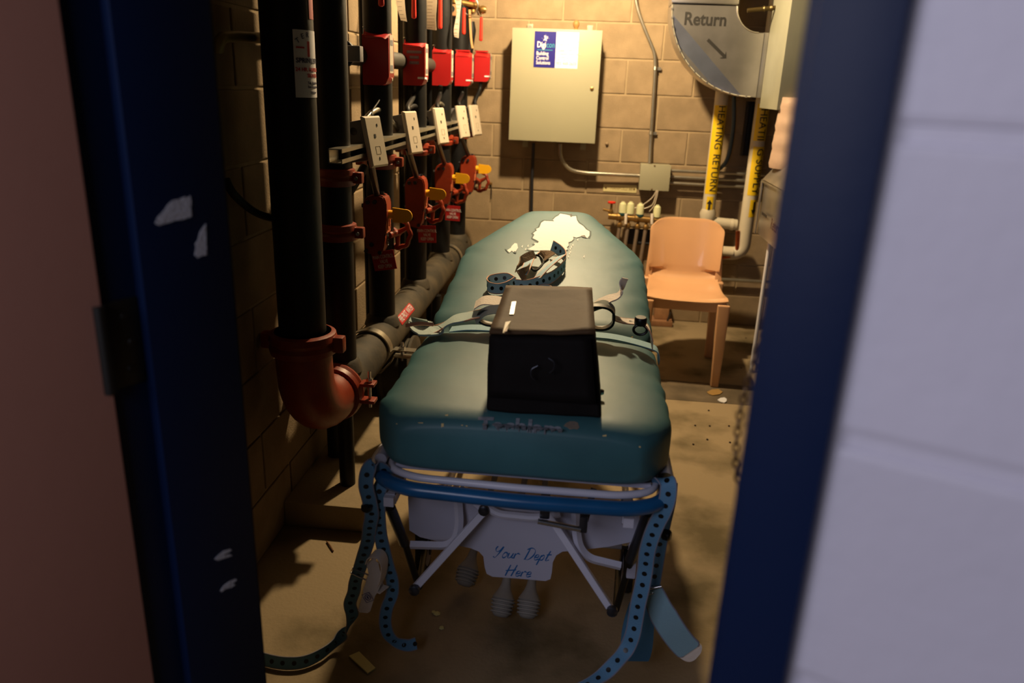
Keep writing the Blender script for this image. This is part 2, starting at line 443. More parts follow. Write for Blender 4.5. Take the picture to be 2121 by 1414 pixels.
g = G(); g.cyl((HX + .122, BY + .215, HZ - .045), (HX + .122, BY + .215, HZ + .085), .006, 10); bolt(g, (HX + .122, BY + .215, HZ + .048), (0, 0, 1), .012, .012); g.build('bolt', steel_m, cp)
G().tube([(HX, BY + .2, HZ), (HX, YB - .1, HZ), (HX, YB - .07, HZ)], [HR - .004, HR - .004, .05], 30).build('header_pipe', dusty_m, mt, 'dusty brown-black header pipe')
for y in RY:
    g = G(); g.lathe([(.073, HR * .62), (.062, HR + .004), (.0535, HR + .012)], (HX, y, HZ), (0, 0, 1), 28); g.build('weld_collar', dusty_m, mt)
# label on header
g = G(); ya = U(820, 632, 'x', HX + .05).y
def on_header(y, ang, e=0): return V((HX + math.sin(ang) * (HR - .003 + e), y, HZ + math.cos(ang) * (HR - .003 + e)))
y0, y1 = 2.985, 3.22
A = [[on_header(y, a, .0008) for y in (y0, y1)] for a in [.62 + .5 * j / 6 for j in range(7)]]
vv = [[g.b.verts.new(p) for p in row] for row in A]
for j in range(6): g.face([vv[j][0], vv[j][1], vv[j + 1][1], vv[j + 1][0]])
lb = g.build('pipe_label', redtag_m, mt, 'red label with white lettering')
me = fine(text_mesh('FIRE PROT. WATER', .040, xs=.62), .012)
for v in me.vertices:
    v.co = on_header((y0 + y1) / 2 + v.co.x, .87 - v.co.y / HR, .0018 + v.co.z)
link('lettering', me, wink_m, lb)
# sprinkler sign on the fat riser
g = G(); sc_ = (BX, BY, 0); sg = sleeve(g, sc_, .069, .57, 2.0, 1.405, 1.572, .001, 18).build('sign', white_m, mt, 'white sprinkler company label')
for s_, z_, sz, mm in (('SPRINKLER', 1.497, .017, dred_m), ('24 HR. EMERGENCY', 1.475, .013, redsat_m), ('SERVICE', 1.460, .013, redsat_m), ('Tel. Number', 1.442, .009, dred_m), ('Fax Number', 1.432, .009, dred_m), ('24 Hour', 1.418, .008, dred_m)):
    text_on_cyl(s_, sz, (BX, BY, z_), .0702, mm, mt, {'SPRINKLER': 1.22, '24 HR. EMERGENCY': 1.42}.get(s_, 1.42), vertical=False, bold=.0003)
for ch, a, z_, rot in (('T', .74, 1.545, .6), ('E', .94, 1.556, .3), ('R', 1.16, 1.560, .05)):
    me = text_mesh(ch, .018); me.transform(Matrix.Rotation(rot, 4, 'Z'))
    for v in me.vertices:
        aa = a + v.co.x / .0702; v.co = V((BX + math.sin(aa) * (.071 + v.co.z), BY - math.cos(aa) * (.071 + v.co.z), z_ + v.co.y))
    link('lettering', me, dred_m, mt)
g = G(); sleeve(g, (BX, BY, 0), .0705, .66, 1.0, 1.527, 1.531, .0004, 4); sleeve(g, (BX, BY, 0), .0705, 1.14, 1.26, 1.507, 1.545, .0004, 4); g.build('printed_mark', redsat_m, mt)
# stickered top label "WATER"
g = G(); sleeve(g, (BX, BY, 0), .069, 1.35, 1.75, 1.60, 1.78, .0008); lb = g.build('pipe_label', redtag_m, mt, 'red label above the white sign')
text_on_cyl('WATER', .022, (BX, BY, 1.69), .070, wink_m, lb, 1.5)
# header clamps (strap clamps on stanchions)
def stanchion(y, label):
    t = thing('pipe_stand', label, 'pipe support', (HX + .02, y, .095), 'clamped posts under the header pipe')
    g = G(); rr = HR + .006
    p = [V((HX + math.cos(a) * rr, y, HZ + math.sin(a) * rr)) for a in [-.15 + PI * 1.25 * j / 18 for j in range(19)]]
    g.ribbon([V((HX + .235, y, HZ + .012)), V((HX + .10, y, HZ + .016))] + p[1:], V((0, 1, 0)), .04, .005)
    g.ribbon([V((HX + .235, y, HZ - .014)), V((HX + .10, y, HZ - .01)), V((HX + .085, y, HZ - .04)), V((HX + .05, y, HZ - .08)), V((HX, y, HZ - rr)), V((HX - .05, y, HZ - .075))], V((0, 1, 0)), .04, .005)
    g.build('clamp_strap', zinc_m, t)
    g = G(); g.cyl((HX + .13, y, HZ - .03), (HX + .13, y, HZ + .045), .006, 8); bolt(g, (HX + .13, y, HZ + .018), (0, 0, 1), .012, .01); g.build('bolt', steel_m, t)
    G().box((HX + .13, y + .02, (HZ - .02 + .095) / 2), (.035, .035, HZ - .02 - .095), bevel=.002).build('post', dark_m, t)
    G().box((HX + .13, y + .02, .099), (.08, .08, .008)).build('foot_plate', dark_m, t)
stanchion(2.74, 'steel strap clamp and post gripping the header near the orange elbow')
stanchion(4.42, 'steel strap clamp and post gripping the header near the back wall')
def post(x, y, top, r, label):
    g = G(); g.cyl((x, y, .093), (x, y, top), r, 16); o = g.build('stand_post', black_m); tag(o, label, 'pipe support')
post(-.775, 2.345, HZ - HR + .01, .027, 'black round post standing on the plinth right behind the orange elbow')
for yy, tx in ((3.25, 'black drain pipe below the FIRE PROT. WATER label'), (3.75, 'black drain pipe rising beside the cot, third from the front')):
    post(-.735, yy, HZ - .04, .026, tx)
# side-on drum against the wall
dm = thing('round_drum', 'dark round drum lying on its side against the left wall behind the cot', 'drum', (-.77, 3.05, .095))
g = G(); g.lathe([(.12, 0), (.15, .008), (.15, .02), (.135, .03), (.135, .12), (.15, .13), (.15, .142), (.12, .15)], (-.85, 3.12, .245), (1, 0, 0), 32); g.build('drum_shell', dusty_m, dm)
g = G(); g.lathe([(.05, 0), (.05, .012), (.02, .02)], (-.70, 3.12, .245), (1, 0, 0), 20); g.build('hub', dark_m, dm)

# risers with valve sets
names = ['first', 'second', 'third', 'fourth', 'fifth']
place = ['just behind the fat front riser', 'second back, behind the nearest red gear box', 'behind the second red gear box', 'behind the third red gear box', 'nearest the back wall']
for i, y in enumerate(RY):
    t = thing('riser_pipe', 'black sprinkler riser standing on the header, ' + place[i], 'pipe', (HX, y, HZ + HR), 'black risers standing on the header')
    G().tube([(HX, y, HZ + HR * .7), (HX, y, ZC)], .052, 24).build('pipe', black_m, t)
    zs = (1.16, .985) if i == 0 else (1.16,)
    for z in zs:
        g = G(); g.lathe([(.052, -.028), (.064, -.025), (.067, -.008), (.062, 0), (.067, .008), (.064, .025), (.052, .028)], (HX, y, z), (0, 0, 1), 24)
        for s in (1, -1): g.box((HX + .075 * s, y, z), (.035, .028, .036), bevel=.006)
        c_ = g.build('pipe_coupling', orange_m, t)
        g = G(); g.cyl((HX + .078, y - .03, z), (HX + .078, y + .03, z), .006, 8); g.build('bolt', steel_m, c_)
# thinner pipes behind, close to the wall
for k, y in enumerate((2.55, 3.10, 3.72, 4.36)):
    g = G(); g.cyl((-.885, y, .095), (-.885, y, ZC), .030, 18); o = g.build('drain_pipe', black_m)
    tag(o, ['thin black pipe at the wall between the first and second riser', 'thin black pipe at the wall between the second and third riser', 'thin black pipe at the wall between the third and fourth riser', 'thin black pipe at the wall between the fourth and fifth riser'][k], 'pipe', 'thin black pipes close to the left wall')

def tilt(o, a, yaw=0):
    m = Matrix.Translation(V(o)) @ Matrix.Rotation(yaw, 4, 'Z') @ Matrix.Rotation(a, 4, 'Y')
    return m
ordn = ['nearest', 'second nearest', 'middle', 'second to last', 'last, beside the beige wall cabinet']
for i in range(5):
    y = [2.94, 3.56, 4.20, 4.75, 4.93][i] - .08
    dx = [0, 0, .0, .0, .105][i]
    # ---- red flow switch
    x0, x1, z0, z1 = -.835 + dx, -.75 + dx, 1.437, 1.63
    if i == 3: x0, x1 = -.80, -.715
    if i == 4: x0, x1, z0, z1 = -.728, -.645, 1.465, 1.64
    yy = y + (-.0 if i < 4 else .0)
    if i == 3: yy = 4.60
    if i == 4: yy = 4.87
    t = thing('flow_switch', 'red metal flow alarm box, %s in the row of five' % ordn[i], 'alarm box', (x0, yy, z0), 'red flow alarm boxes on the risers')
    g = G(); P = []
    d_ = .075
    prof = [(x0, z0), (x1 - .012, z0), (x1, z0 + .006), (x1 + .012, z0 + .03), (x1 + .012, z1 - .03), (x1, z1 - .012), (x1 - .012, z1 - .006), (x0, z1)]
    g.prism([(a, yy, b_) for a, b_ in prof], (0, d_, 0))
    for v_ in g.b.verts:
        if v_.co.y < yy + .001 and v_.co.z > z1 - .015: v_.co.z -= .024
    g.prism([(x0 - .006, yy + d_ - .02, z1 - .004), (x1 - .01, yy + d_ - .02, z1 - .004), (x1 - .01, yy + d_ - .02, z1 + .004), (x0 - .006, yy + d_ - .02, z1 + .004)], (0, .022, 0))
    bd = g.build('box_cover', red_m, t)
    g = G()
    g.tube([(x0 + .008, yy + .006, z1 - .006), (x0 + .006, yy, z1 - .034), (x0 + .012, yy - .001, z1 - .032), (x1 - .012, yy - .001, z1 - .032)], .0016, 6)
    g.build('cover_rim', red_m, bd)
    nx = x1 + .0125
    g = G(); g.box((nx, yy + .038, (z0 + z1) / 2 + .012), (.001, .05, .13)); lb = g.build('label_plate', ivory_m, bd, 'cream data label')
    g = G(); g.box((nx + .0008, yy + .038, (z0 + z1) / 2 + .05), (.001, .034, .018)); g.box((nx + .0008, yy + .038, (z0 + z1) / 2 - .036), (.001, .034, .02)); g.box((nx + .0004, yy + .012, (z0 + z1) / 2 + .008), (.001, .002, .11)); g.box((nx + .0004, yy + .064, (z0 + z1) / 2 + .008), (.001, .002, .11)); g.build('printed_mark', grey_m, bd)
    G().lathe([(.006, 0), (.006, .003)], (nx, yy + .038, z0 + .022), (1, 0, 0), 10).build('screw', steel_m, bd); G().lathe([(.006, 0), (.006, .004)], (x0 + .004, yy + .02, z1 + .001), (0, 0, 1), 10).build('screw', steel_m, bd)
    if i == 1:
        for z_, s_ in ((1.575, 'PRESSURE ROOM'), (1.553, 'KITCHEN'), (1.531, 'OFFICES')):
            g = G(); w_ = .066 if z_ > 1.57 else .042; g.box((x0 + .050, yy - .0006, z_), (w_, .001, .012), bevel=.0004); lb = g.build('label_strip', M('grey_label', (120, 96, 110), .6), bd)
            text(s_, .0078, (x0 + .050, yy - .0012, z_), (1, 0, 0), (0, 0, 1), M('dim_ink', (170, 150, 160), .6), bd)
    if i in (1, 4, 3):
        g = G(); g.box((x1 - .006, yy - .0008, z0 + .032), (.028, .001, .008)); g.box((x1 + .0125, yy + .02, z0 + .032), (.001, .05, .008)); g.build('label_strip', white_m, bd)
    hubp = V((x0 + .03, yy + d_ - .01, (z0 + z1) / 2 + .02))
    g = G(); g.cyl(hubp, hubp + V((0, .09, 0)), .03, 16); g.build('mount_neck', grey_m, t)
    # ---- tilted electrical box with ivory cover
    a = -math.radians(11.5); yaw = -math.radians(17)
    cx = [-.79, -.785, -.775, -.745, -.71][i] - .018; cy = [2.86, 3.46, 4.07, 4.60, 4.86][i]; sz = [1, 1, 1, 1, .93][i]
    kq = [.895, .91, .92, .955, .98][i]; cx *= kq; cy *= kq
    m = tilt((cx, cy, 1.46 - .225 * kq), a, yaw) @ Matrix.Diagonal((kq, kq, kq, 1))
    t = thing('junction_box', 'tilted grey steel box with ivory cover plate, %s of the row' % ['nearest', 'second', 'third', 'fourth', 'last and smallest looking'][i], 'electrical box', (cx, cy, 1.12), 'tilted boxes with ivory covers below the red alarm boxes')
    g = G(); g.box((-.036, .005, .010), (.095, .095, .145), bevel=.003); me = g.mesh(); me.transform(m); bx = link('steel_box', me, grey_m, t)
    for zz in (.035, -.02):
        g = G(); g.lathe([(.014, 0), (.014, .0015), (.011, .002)], (-.040, -.0425, zz + .012), (0, -1, 0), 20); me = g.mesh(); me.transform(m); link('knockout', me, dsteel_m, bx)
    g = G(); g.hexa([V(p) for p in ((.016, -.057, -.092), (.016, .057, -.092), (.016, .057, .092), (.016, -.057, .092), (.024, -.050, -.085), (.024, .050, -.085), (.024, .050, .085), (.024, -.050, .085))]);
    g.box((.0125, 0, 0), (.007, .114, .184)); me = g.mesh(smooth=False); me.transform(m); cv = link('cover_plate', me, ivory_m, t, 'ivory cover plate')
    for c_, s_ in (((.0246, -.005, .02), (.002, .010, .013)), ((.0246, .02, .058), (.002, .004, .01)), ((.0246, .0, -.062), (.002, .004, .01))):
        me = G().box(c_, s_).mesh(); me.transform(m); link('slot', me, ink_m, cv)
    g = G()
    for a_, b_, w_, h_ in ((0, -.018, .03, .0012), (0, -.046, .03, .0012), (-.015, -.032, .0012, .028), (.015, -.032, .0012, .028)): g.box((.0243, a_, b_), (.001, w_, h_))
    me = g.mesh(); me.transform(m); link('jack_outline', me, M('ivory_shadow_line', (150, 136, 112), .6), cv)
    if i < 4:
        # ---- gear box with yellow flag and hand wheel
        gx = [-.79, -.775, -.765, -.715][i]; gy = y if i < 3 else 4.64
        t = thing('gear_operator', 'orange-red valve gear box with yellow position flag, %s of four' % ['nearest and darkest', 'second', 'third', 'fourth, by the back wall'][i], 'valve', (gx, gy, .81), 'orange-red valve gear boxes with yellow flags')
        X0, X1, Z0, Z1 = gx - .045, gx + .04, .812, 1.048
        prof = [(X0, Z0 + .012), (X1 - .028, Z0), (X1 - .010, Z0 + .03), (X1 - .002, Z0 + .075), (X1 - .006, Z0 + .11), (X1 + .004, Z0 + .135), (X1 + .004, Z1 - .03), (X1 - .006, Z1 - .006), (X1 - .03, Z1), (X0 + .01, Z1 - .012), (X0 - .004, Z1 - .04)]
        g = G(); g.prism([(p[0], gy - .035, p[1]) for p in prof], (0, .075, 0))
        bmesh.ops.bevel(g.b, geom=[e for e in g.b.edges], offset=.005, segments=2, affect='EDGES')
        body = g.build('gear_case', orange_m, t)
        g = G(); g.prism([(X0 - .012, gy + .04, Z0 + .02), (X1 - .02, gy + .04, Z0 + .01), (X1 - .01, gy + .04, Z1 - .02), (X0, gy + .04, Z1 - .02)], (0, .02, 0)); g.build('flange', orange_m, t)
        for (bx_, by_, bz_, dd) in ((X1 - .02, gy - .005, Z1, (0, 0, 1)), (X0 + .018, gy - .035, Z1 - .03, (0, -1, 0)), (X1 - .04, gy - .035, Z1 - .028, (0, -1, 0)), (X0 + .03, gy - .035, Z0 + .045, (0, -1, 0)), (X0 + .008, gy - .035, Z0 + .02, (0, -1, 0)), (X1 - .025, gy - .03, Z0 + .015, (0, -1, 0)), (X0 - .01, gy + .01, Z1 - .05, (-1, 0, 0)), (X0 - .006, gy + .01, Z0 + .09, (-1, 0, 0))):
            g = G(); bolt(g, (bx_, by_, bz_), dd, .0085, .008); g.build('bolt', dsteel_m, body)
        g = G()
        for a_ in [0, .03]: g.box((X1 + .0035, gy - .012 + a_, Z0 + .125), (.004, .008, .045), bevel=.001)
        g.box((X1 + .0015, gy + .003, Z0 + .106), (.004, .036, .009), bevel=.001)
        g.box((X1 - .0005, gy + .003, Z0 + .125), (.004, .06, .07)); g.build('cast_mark', M('bare_orange_cast', (210, 120, 84), .5), body, 'pale cast emblem')
        g = G(); cc = V((X1 - .003, gy + .003, Z0 + .062)); g.tube([cc + V((.001, math.cos(q) * .013, math.sin(q) * .024)) for q in [2 * PI * j / 16 for j in range(16)]], .0018, 6, closed=True)
        g.tube(smooth_path([cc + V((.001, .006, .013)), cc + V((.001, -.005, .012)), cc + V((.001, -.004, .002)), cc + V((.001, .005, -.003)), cc + V((.001, .004, -.013)), cc + V((.001, -.006, -.012))]), .0018, 6); g.build('cast_mark', dark_m, body)
        # flag
        fz = Z0 + .158; fx = X1 + .004
        g = G(); g.cyl((fx - .005, gy, fz), (fx + .022, gy, fz), .017, 16)
        pf = [V((fx + .018, 0, fz + .029)), V((fx + .06, 0, fz + .025))]
        pf += [V((fx + .068 + .026 * math.sin(q), 0, fz + .025 * math.cos(q) - .0)) for q in [.3 + (PI - .6) * j / 8 for j in range(9)]]
        pf += [V((fx + .06, 0, fz - .027)), V((fx + .018, 0, fz - .027))]
        g.prism([p + V((0, gy - .016, 0)) for p in pf], (0, .007, 0)); g.build('position_flag', yellow_m, t, 'yellow position flag')
        # handwheel behind
        wx = fx + .012; wc = V((wx, gy + .085, Z0 + .072)); g = G()
        wn = V((.35, 1, 0)).normalized(); wxx = V((wn.y, -wn.x, 0))
        ring = [wc + (wxx * math.cos(q) + V((0, 0, math.sin(q)))) * (.058 + .003 * math.cos(q * 8)) for q in [2 * PI * j / 48 for j in range(48)]]
        g.tube(ring, .0095, 8, closed=True)
        for q in (0.5, 2.6, 4.7): g.tube([wc, wc + (wxx * math.cos(q) + V((0, 0, math.sin(q)))) * .055], [.012, .008], 8)
        g.cyl(wc - wn * .06, wc + wn * .01, .013, 12); g.build('hand_wheel', orange_m, t)
        # conduit from tilted box down to gear case
        g = G(); g.cyl((cx - .01, cy + .02, 1.19), (gx, gy, Z1 - .012), .0125, 14); g.build('conduit_nipple', dsteel_m, t)
        # shaft to valve
        g = G(); g.cyl((gx - .03, gy + .05, .95), (HX, RY[i + 1], .95), .028, 16); g.build('valve_neck', black_m, t)
        # hanging tag
        tx = [(.012, -.05, 0), (.045, -.045, 0), (.04, -.04, 0), (0, 0, 0)][i]
        if i < 3:
            tc = V((gx + [.025, .05, .048][i], gy - .01, Z0 - [.02, .028, .030][i])); tl = [.18, .02, .03][i]
            tt = thing('valve_tag', 'red tag lettered MAIN CONTROL VALVE KEEP OPEN, hanging from the %s gear box' % ['nearest', 'second', 'third'][i], 'tag', tc - V((0, 0, .04)), 'red hanging valve tags')
            rr = Matrix.Rotation([-.22, -.05, .03][i], 3, 'Y') ; ry = rz([-.25, -.1, 0][i])
            ax = ry @ rr @ V((1, 0, 0)); az = ry @ rr @ V((0, 0, 1)); an = ax.cross(az)
            w_, h_ = [.10, .085, .08][i] / 2, [.075, .08, .082][i] / 2
            G().prism([tc - ax * w_ - az * h_, tc + ax * w_ - az * h_, tc + ax * w_ + az * h_, tc - ax * w_ + az * h_], an * .0012).build('tag_card', redtag_m, tt)
            for q, ln_ in enumerate(('MAIN CONTROL', 'VALVE', 'KEEP OPEN')):
                text(ln_, .0205, tc + an * .0014 + az * (.015 - .019 * q), ax, az, wink_m, tt, xs=.6)
            g = G(); g.tube([tc + az * h_ * .9, tc + az * (h_ + .04)], .001, 6); g.build('wire', steel_m, tt)
# flexible cables from boxes
def cable(pts, r, mat, label, cat='cable', name='cable', group=None, k=6):
    g = G(); g.tube(smooth_path(pts, k), r, 10); o = g.build(name, mat); tag(o, label, cat, group); return o
for i, (a, b_) in enumerate(((( -.78, 2.90, 1.44), (-.735, 2.66, 1.31)), ((-.79, 3.50, 1.44), (-.75, 3.25, 1.31)), ((-.79, 4.12, 1.44), (-.745, 3.86, 1.31)), ((-.755, 4.62, 1.44), (-.74, 4.47, 1.31)), ((-.69, 4.89, 1.47), (-.70, 4.82, 1.31)))):
    a = V(a); b_ = V(b_)
    cable([a, a + V((-.004, 0, -.05)), b_ + V((-.012, 0, .04)), b_], .011 if i else .003, black_m, 'black flexible cable hanging from the %s red alarm box' % ['nearest', 'second', 'third', 'fourth', 'last'][i], group='black cables from the alarm boxes')
for i, (x, y, z) in enumerate(((-.765, 2.66, 1.29), (-.765, 3.25, 1.29), (-.765, 3.85, 1.29))):
    cable([(x - .045, y + .06, z + .01), (x - .025, y + .16, z + .055), (x - .02, y + .30, z + .05), (x - .01, y + .50, z - .04)], .010, [zinc_m, black_m, zinc_m][i], ['grey cable looping between the first two tilted boxes', 'black cable looping between second and third tilted boxes', 'grey cable looping between third and fourth tilted boxes'][i])
cable([U(755, 345, 'y', 2.80), U(735, 380, 'y', 2.74), U(700, 430, 'y', 2.62), U(670, 450, 'y', 2.5), U(630, 452, 'y', 2.4)], .016, black_m, 'thick black cable curving down from the nearest tilted box behind the risers')
# strut channel
sc = thing('strut_channel', 'galvanized strut channel running behind the tilted boxes', 'channel', (-.75, 2.3, 1.21))
g = G()
for dz, dx_, sx, sz in ((.020, 0, .041, .003), (-.020, 0, .041, .003), (0, -.020, .003, .041)):
    g.box((-.752 + dx_, 3.58, 1.236 + dz), (sx, 2.62, sz))
g.box((-.733, 3.58, 1.250), (.003, 2.62, .009)); g.box((-.733, 3.58, 1.222), (.003, 2.62, .009))
g.build('channel', zinc_m, sc)
# horizontal grey pipe behind alarm boxes with end flange
hp_ = thing('cross_pipe', 'grey horizontal pipe with a bolted end flange behind the alarm boxes', 'pipe', (-.86, 2.5, 1.5))
g = G(); g.cyl((-.85, 2.70, 1.535), (-.85, 4.9, 1.535), .034, 20); g.build('pipe', M('grey_pipe_paint', (48, 45, 38), .6, var=.2), hp_)
g = G(); g.lathe([(.03, 0), (.046, .004), (.046, .02), (.04, .03), (.04, .05)], (-.85, 2.66, 1.535), (0, 1, 0), 20); fl_ = g.build('end_flange', dark_m, hp_)
g = G(); g.box((-.80, 2.65, 1.535), (.05, .04, .05), bevel=.004); g.build('clamp', grey_m, hp_)
# white strips of lit notice behind risers
g = G(); g.box((-.935, 2.98, 1.66), (.004, .07, .20), bevel=.001); o = g.build('wall_notice', paper_m); tag(o, 'white notice on the left wall seen between the first risers', 'notice')
# bronze bend + black hose on left wall near the jamb
g = G(); P_ = [U(450, 105, 'x', -.92), U(456, 84, 'x', -.91), U(476, 76, 'x', -.91), U(545, 79, 'x', -.91), U(600, 82, 'x', -.91)]
g.tube(smooth_path(P_, 5), .014, 14); o = g.build('copper_pipe', M('dull_bronze', (120, 104, 58), .5, .4), smooth=True); tag(o, 'dull bronze pipe bend on the left wall near the door jamb', 'pipe')
g = G(); P_ = [U(468, 372, 'x', -.93), U(480, 396, 'x', -.915), U(505, 422, 'x', -.905), U(535, 442, 'x', -.90), U(575, 453, 'x', -.89), U(620, 450, 'x', -.88)]
g.tube(smooth_path(P_, 5), .011, 12); o = g.build('hose', black_m); tag(o, 'black hose leaving the left wall behind the door jamb', 'hose')
# brass/red gear up top near back: pull valves, tags
def lever(x, y, ztop, zbot, label, lean=0):
    t = thing('ball_valve', label, 'valve', (x, y, zbot), 'small ball valves with red levers')
    g = G(); g.tube([V((x, y, ztop)), V((x + lean, y, zbot))], [.0085, .0105], 12); g.lathe([(.0105, 0), (.009, .006), (.003, .009)], (x + lean, y, zbot), (0, 0, -1), 12); g.build('lever_grip', redplas_m, t, 'red vinyl lever')
    g = G(); g.tube([V((x, y, ztop)), V((x - .025, y + .01, ztop + .035)), V((x - .05, y + .02, ztop + .045))], .005, 8); g.build('lever_arm', steel_m, t)
    g = G(); g.lathe([(.014, 0), (.02, .006), (.02, .02), (.012, .03), (.012, .05)], (x - .055, y + .02, ztop + .02), (0, 0, 1), 14); g.cyl((x - .12, y + .02, ztop + .04), (x - .05, y + .02, ztop + .04), .011, 12); g.build('valve_body', brass_m, t)
def px_lever(px, py0, py1, y, label):
    a = U(px, py0, 'y', y); b_ = U(px + 1, py1, 'y', y); lever(a.x, y, a.z, b_.z, label)
px_lever(789, -30, 8, 2.75, 'red lever hanging above the nearest alarm box, tip at the top of the picture')
px_lever(857, -20, 34, 3.35, 'red valve lever above the second alarm box')
px_lever(912, -20, 56, 3.95, 'red valve lever between the two hanging paper tags')
px_lever(961, 17, 68, 4.4, 'red valve lever right of the right paper tag')
px_lever(997, 36, 82, 4.75, 'brightest red valve lever, nearest the back wall')
def paper(pxs, y, label, lines=12):
    t = thing('paper_tag', label, 'paper tag', U(*pxs[0], 'y', y), 'paper tags hanging above the alarm boxes')
    L_ = [U(a, b_, 'y', y + .01 * math.sin(i * 1.3)) for i, (a, b_) in enumerate(pxs[0::2])]
    R_ = [U(a, b_, 'y', y + .01 * math.sin(i * 1.3)) for i, (a, b_) in enumerate(pxs[1::2])]
    L2 = smooth_path(L_, 4); R2 = smooth_path(R_, 4); g = G(); vs = []
    for a, b_ in zip(L2, R2): vs.append([g.b.verts.new(a), g.b.verts.new(b_), g.b.verts.new(b_ + V((0, .0008, 0))), g.b.verts.new(a + V((0, .0008, 0)))])
    for A_, B_ in zip(vs, vs[1:]):
        for k in range(4): g.face([A_[k], A_[(k + 1) % 4], B_[(k + 1) % 4], B_[k]])
    g.build('paper', paper_m, t)
    g = G(); n = len(L2)
    for j in range(1, lines):
        q = j / lines * (n - 1); a = L2[int(q)].lerp(L2[min(int(q) + 1, n - 1)], q % 1); b_ = R2[int(q)].lerp(R2[min(int(q) + 1, n - 1)], q % 1)
        a2 = a.lerp(b_, .12); b2 = a.lerp(b_, .55 + .35 * random.random())
        g.box((a2 + b2) / 2 - V((0, .0012, 0)), ((b2 - a2).length, .0006, .0013))
    g.build('printed_lines', M('grey_print', (176, 160, 150), .7), t)['kind'] = 'stuff'
paper([(818, -40), (836, -40), (820, 0), (838, 0), (825, 25), (840, 25), (830, 42), (843, 45)], 3.1, 'white paper tag above the second alarm box', 8)
paper([(884, -40), (905, -40), (883, 0), (905, 5), (881, 35), (903, 35), (883, 60), (904, 63)], 3.6, 'wide cream printed paper tag above the third alarm box', 14)
paper([(943, -40), (956, -40), (943, 0), (956, 0), (946, 25), (953, 25), (940, 60), (951, 60), (941, 76), (950, 79)], 4.15, 'narrow white paper tag above the fourth alarm box', 12)
g = G(); ta = [U(973, 20, 'y', 4.72), U(974, 50, 'y', 4.72), U(976, 80, 'y', 4.72), U(979, 100, 'y', 4.72)]
g.ribbon(smooth_path(ta), V((1, 0, 0)), .012, .001); o = g.build('string_tag', M('manila', (200, 150, 100), .8)); tag(o, 'brown strip of tag hanging below the brass fittings', 'paper tag')
# brass trim cluster
tr = thing('trim_piping', 'brass and red trim piping cluster at the top near the back wall', 'pipe fitting', U(975, 40, 'y', 4.8))
g = G(); g.tube([U(955, 5, 'y', 4.7), U(985, 11, 'y', 4.75)], .016, 14); g.tube(bend([U(985, 11, 'y', 4.75), U(992, 14, 'y', 4.78), U(993, 30, 'y', 4.8)], .02), .013, 12); g.lathe([(.02, 0), (.024, .01), (.018, .03)], U(996, 20, 'y', 4.75), (1, 0, 0), 12); g.build('brass_pipe', brass_m, tr)
g = G()
for (a, b_) in ((972, 4), (974, 18)): g.lathe([(.03, -.02), (.036, 0), (.03, .02)], U(a, b_, 'y', 4.78), (.3, 1, 0), 18)
g.box(U(970, 32, 'y', 4.78), (.035, .02, .075), bevel=.004); g.build('red_fitting', red_m, tr)
g = G(); c_ = U(974, 12, 'y', 4.7); g.tube([c_ + V((math.cos(q) * .045, 0, math.sin(q) * .05)) for q in [2 * PI * j / 20 for j in range(20)]], .003, 6, closed=True); g.build('wire_loop', steel_m, tr)
g = G(); g.tube([U(976, 45, 'y', 4.8), U(977, 62, 'y', 4.8), U(970, 110, 'y', 4.8)], [.02, .026, .026], 14); g.build('drain_stub', black_m, tr)
g = G(); c_ = U(937, 19, 'y', 4.5); g.box(c_, (.055, .03, .07), bevel=.006); g.build('union_fitting', M('primer_cast', (150, 110, 76), .6), tr)
g = G(); g.cyl(c_ + V((0, -.017, 0)), c_ + V((0, -.022, 0)), .017, 14); g.build('gauge_port', ink_m, tr)

# ------------------------------------------------------------------ back wall: cabinet
def Wb(px, py, off): return U(px, py, 'y', YB - off)
cb = thing('control_cabinet', 'beige steel control cabinet with navy and white sticker on the back wall', 'cabinet', (-.235, YB, 1.135))
CX0, CX1, CZ0, CZ1 = -.495, .029, 1.136, 1.77
CYF = 4.78
G().box(((CX0 + CX1) / 2, (CYF + YB) / 2 + .01, (CZ0 + CZ1) / 2), (CX1 - CX0 - .012, YB - CYF - .02, CZ1 - CZ0 - .012), bevel=.003).build('cabinet_body', cab_m, cb)
G().box(((CX0 + CX1) / 2, CYF + .012, (CZ0 + CZ1) / 2), (CX1 - CX0, .024, CZ1 - CZ0), bevel=.003).build('cabinet_door', cab_m, cb)
for px, py in ((1098, 57), (1222, 60)):
    p = U(px, py, 'y', YB - .012); g = G(); g.box(p - V((0, 0, .005)), (.035, .006, .05), bevel=.002); tb = g.build('mounting_tab', cab_m, cb); g = G(); g.lathe([(.013, 0), (.012, .004)], p - V((0, .003, 0)), (0, -1, 0), 14); g.build('washer', zinc_m, tb)
for px, py in ((1088, 294), (1208, 300)):
    p = U(px, py, 'y', YB - .012); g = G(); g.box(p, (.035, .006, .06), bevel=.002); g.build('mounting_tab', cab_m, cb)
lk = U(1226, 184, 'y', CYF); g = G(); g.lathe([(.011, 0), (.011, .004), (.007, .006)], lk, (0, -1, 0), 18); lo = g.build('lock', brass_m, cb)
g = G(); g.box(lk - V((0, .0065, 0)), (.002, .001, .008)); g.build('keyhole', ink_m, lo)
def Cd(px, py): p = U(px, py, 'y', CYF); return p
a, b_ = Cd(1108, 64), Cd(1104, 139); c_ = Cd(1153, 66); e_ = Cd(1200, 67)
sx0, sxm, sx1 = a.x, c_.x, e_.x; sz1, sz0 = a.z - .001, b_.z
g = G(); g.box(((sx0 + sxm) / 2, CYF - .0006, (sz0 + sz1) / 2), (sxm - sx0, .0012, sz1 - sz0)); st = g.build('sticker', navy_m, cb, 'navy half of the company sticker', smooth=False)
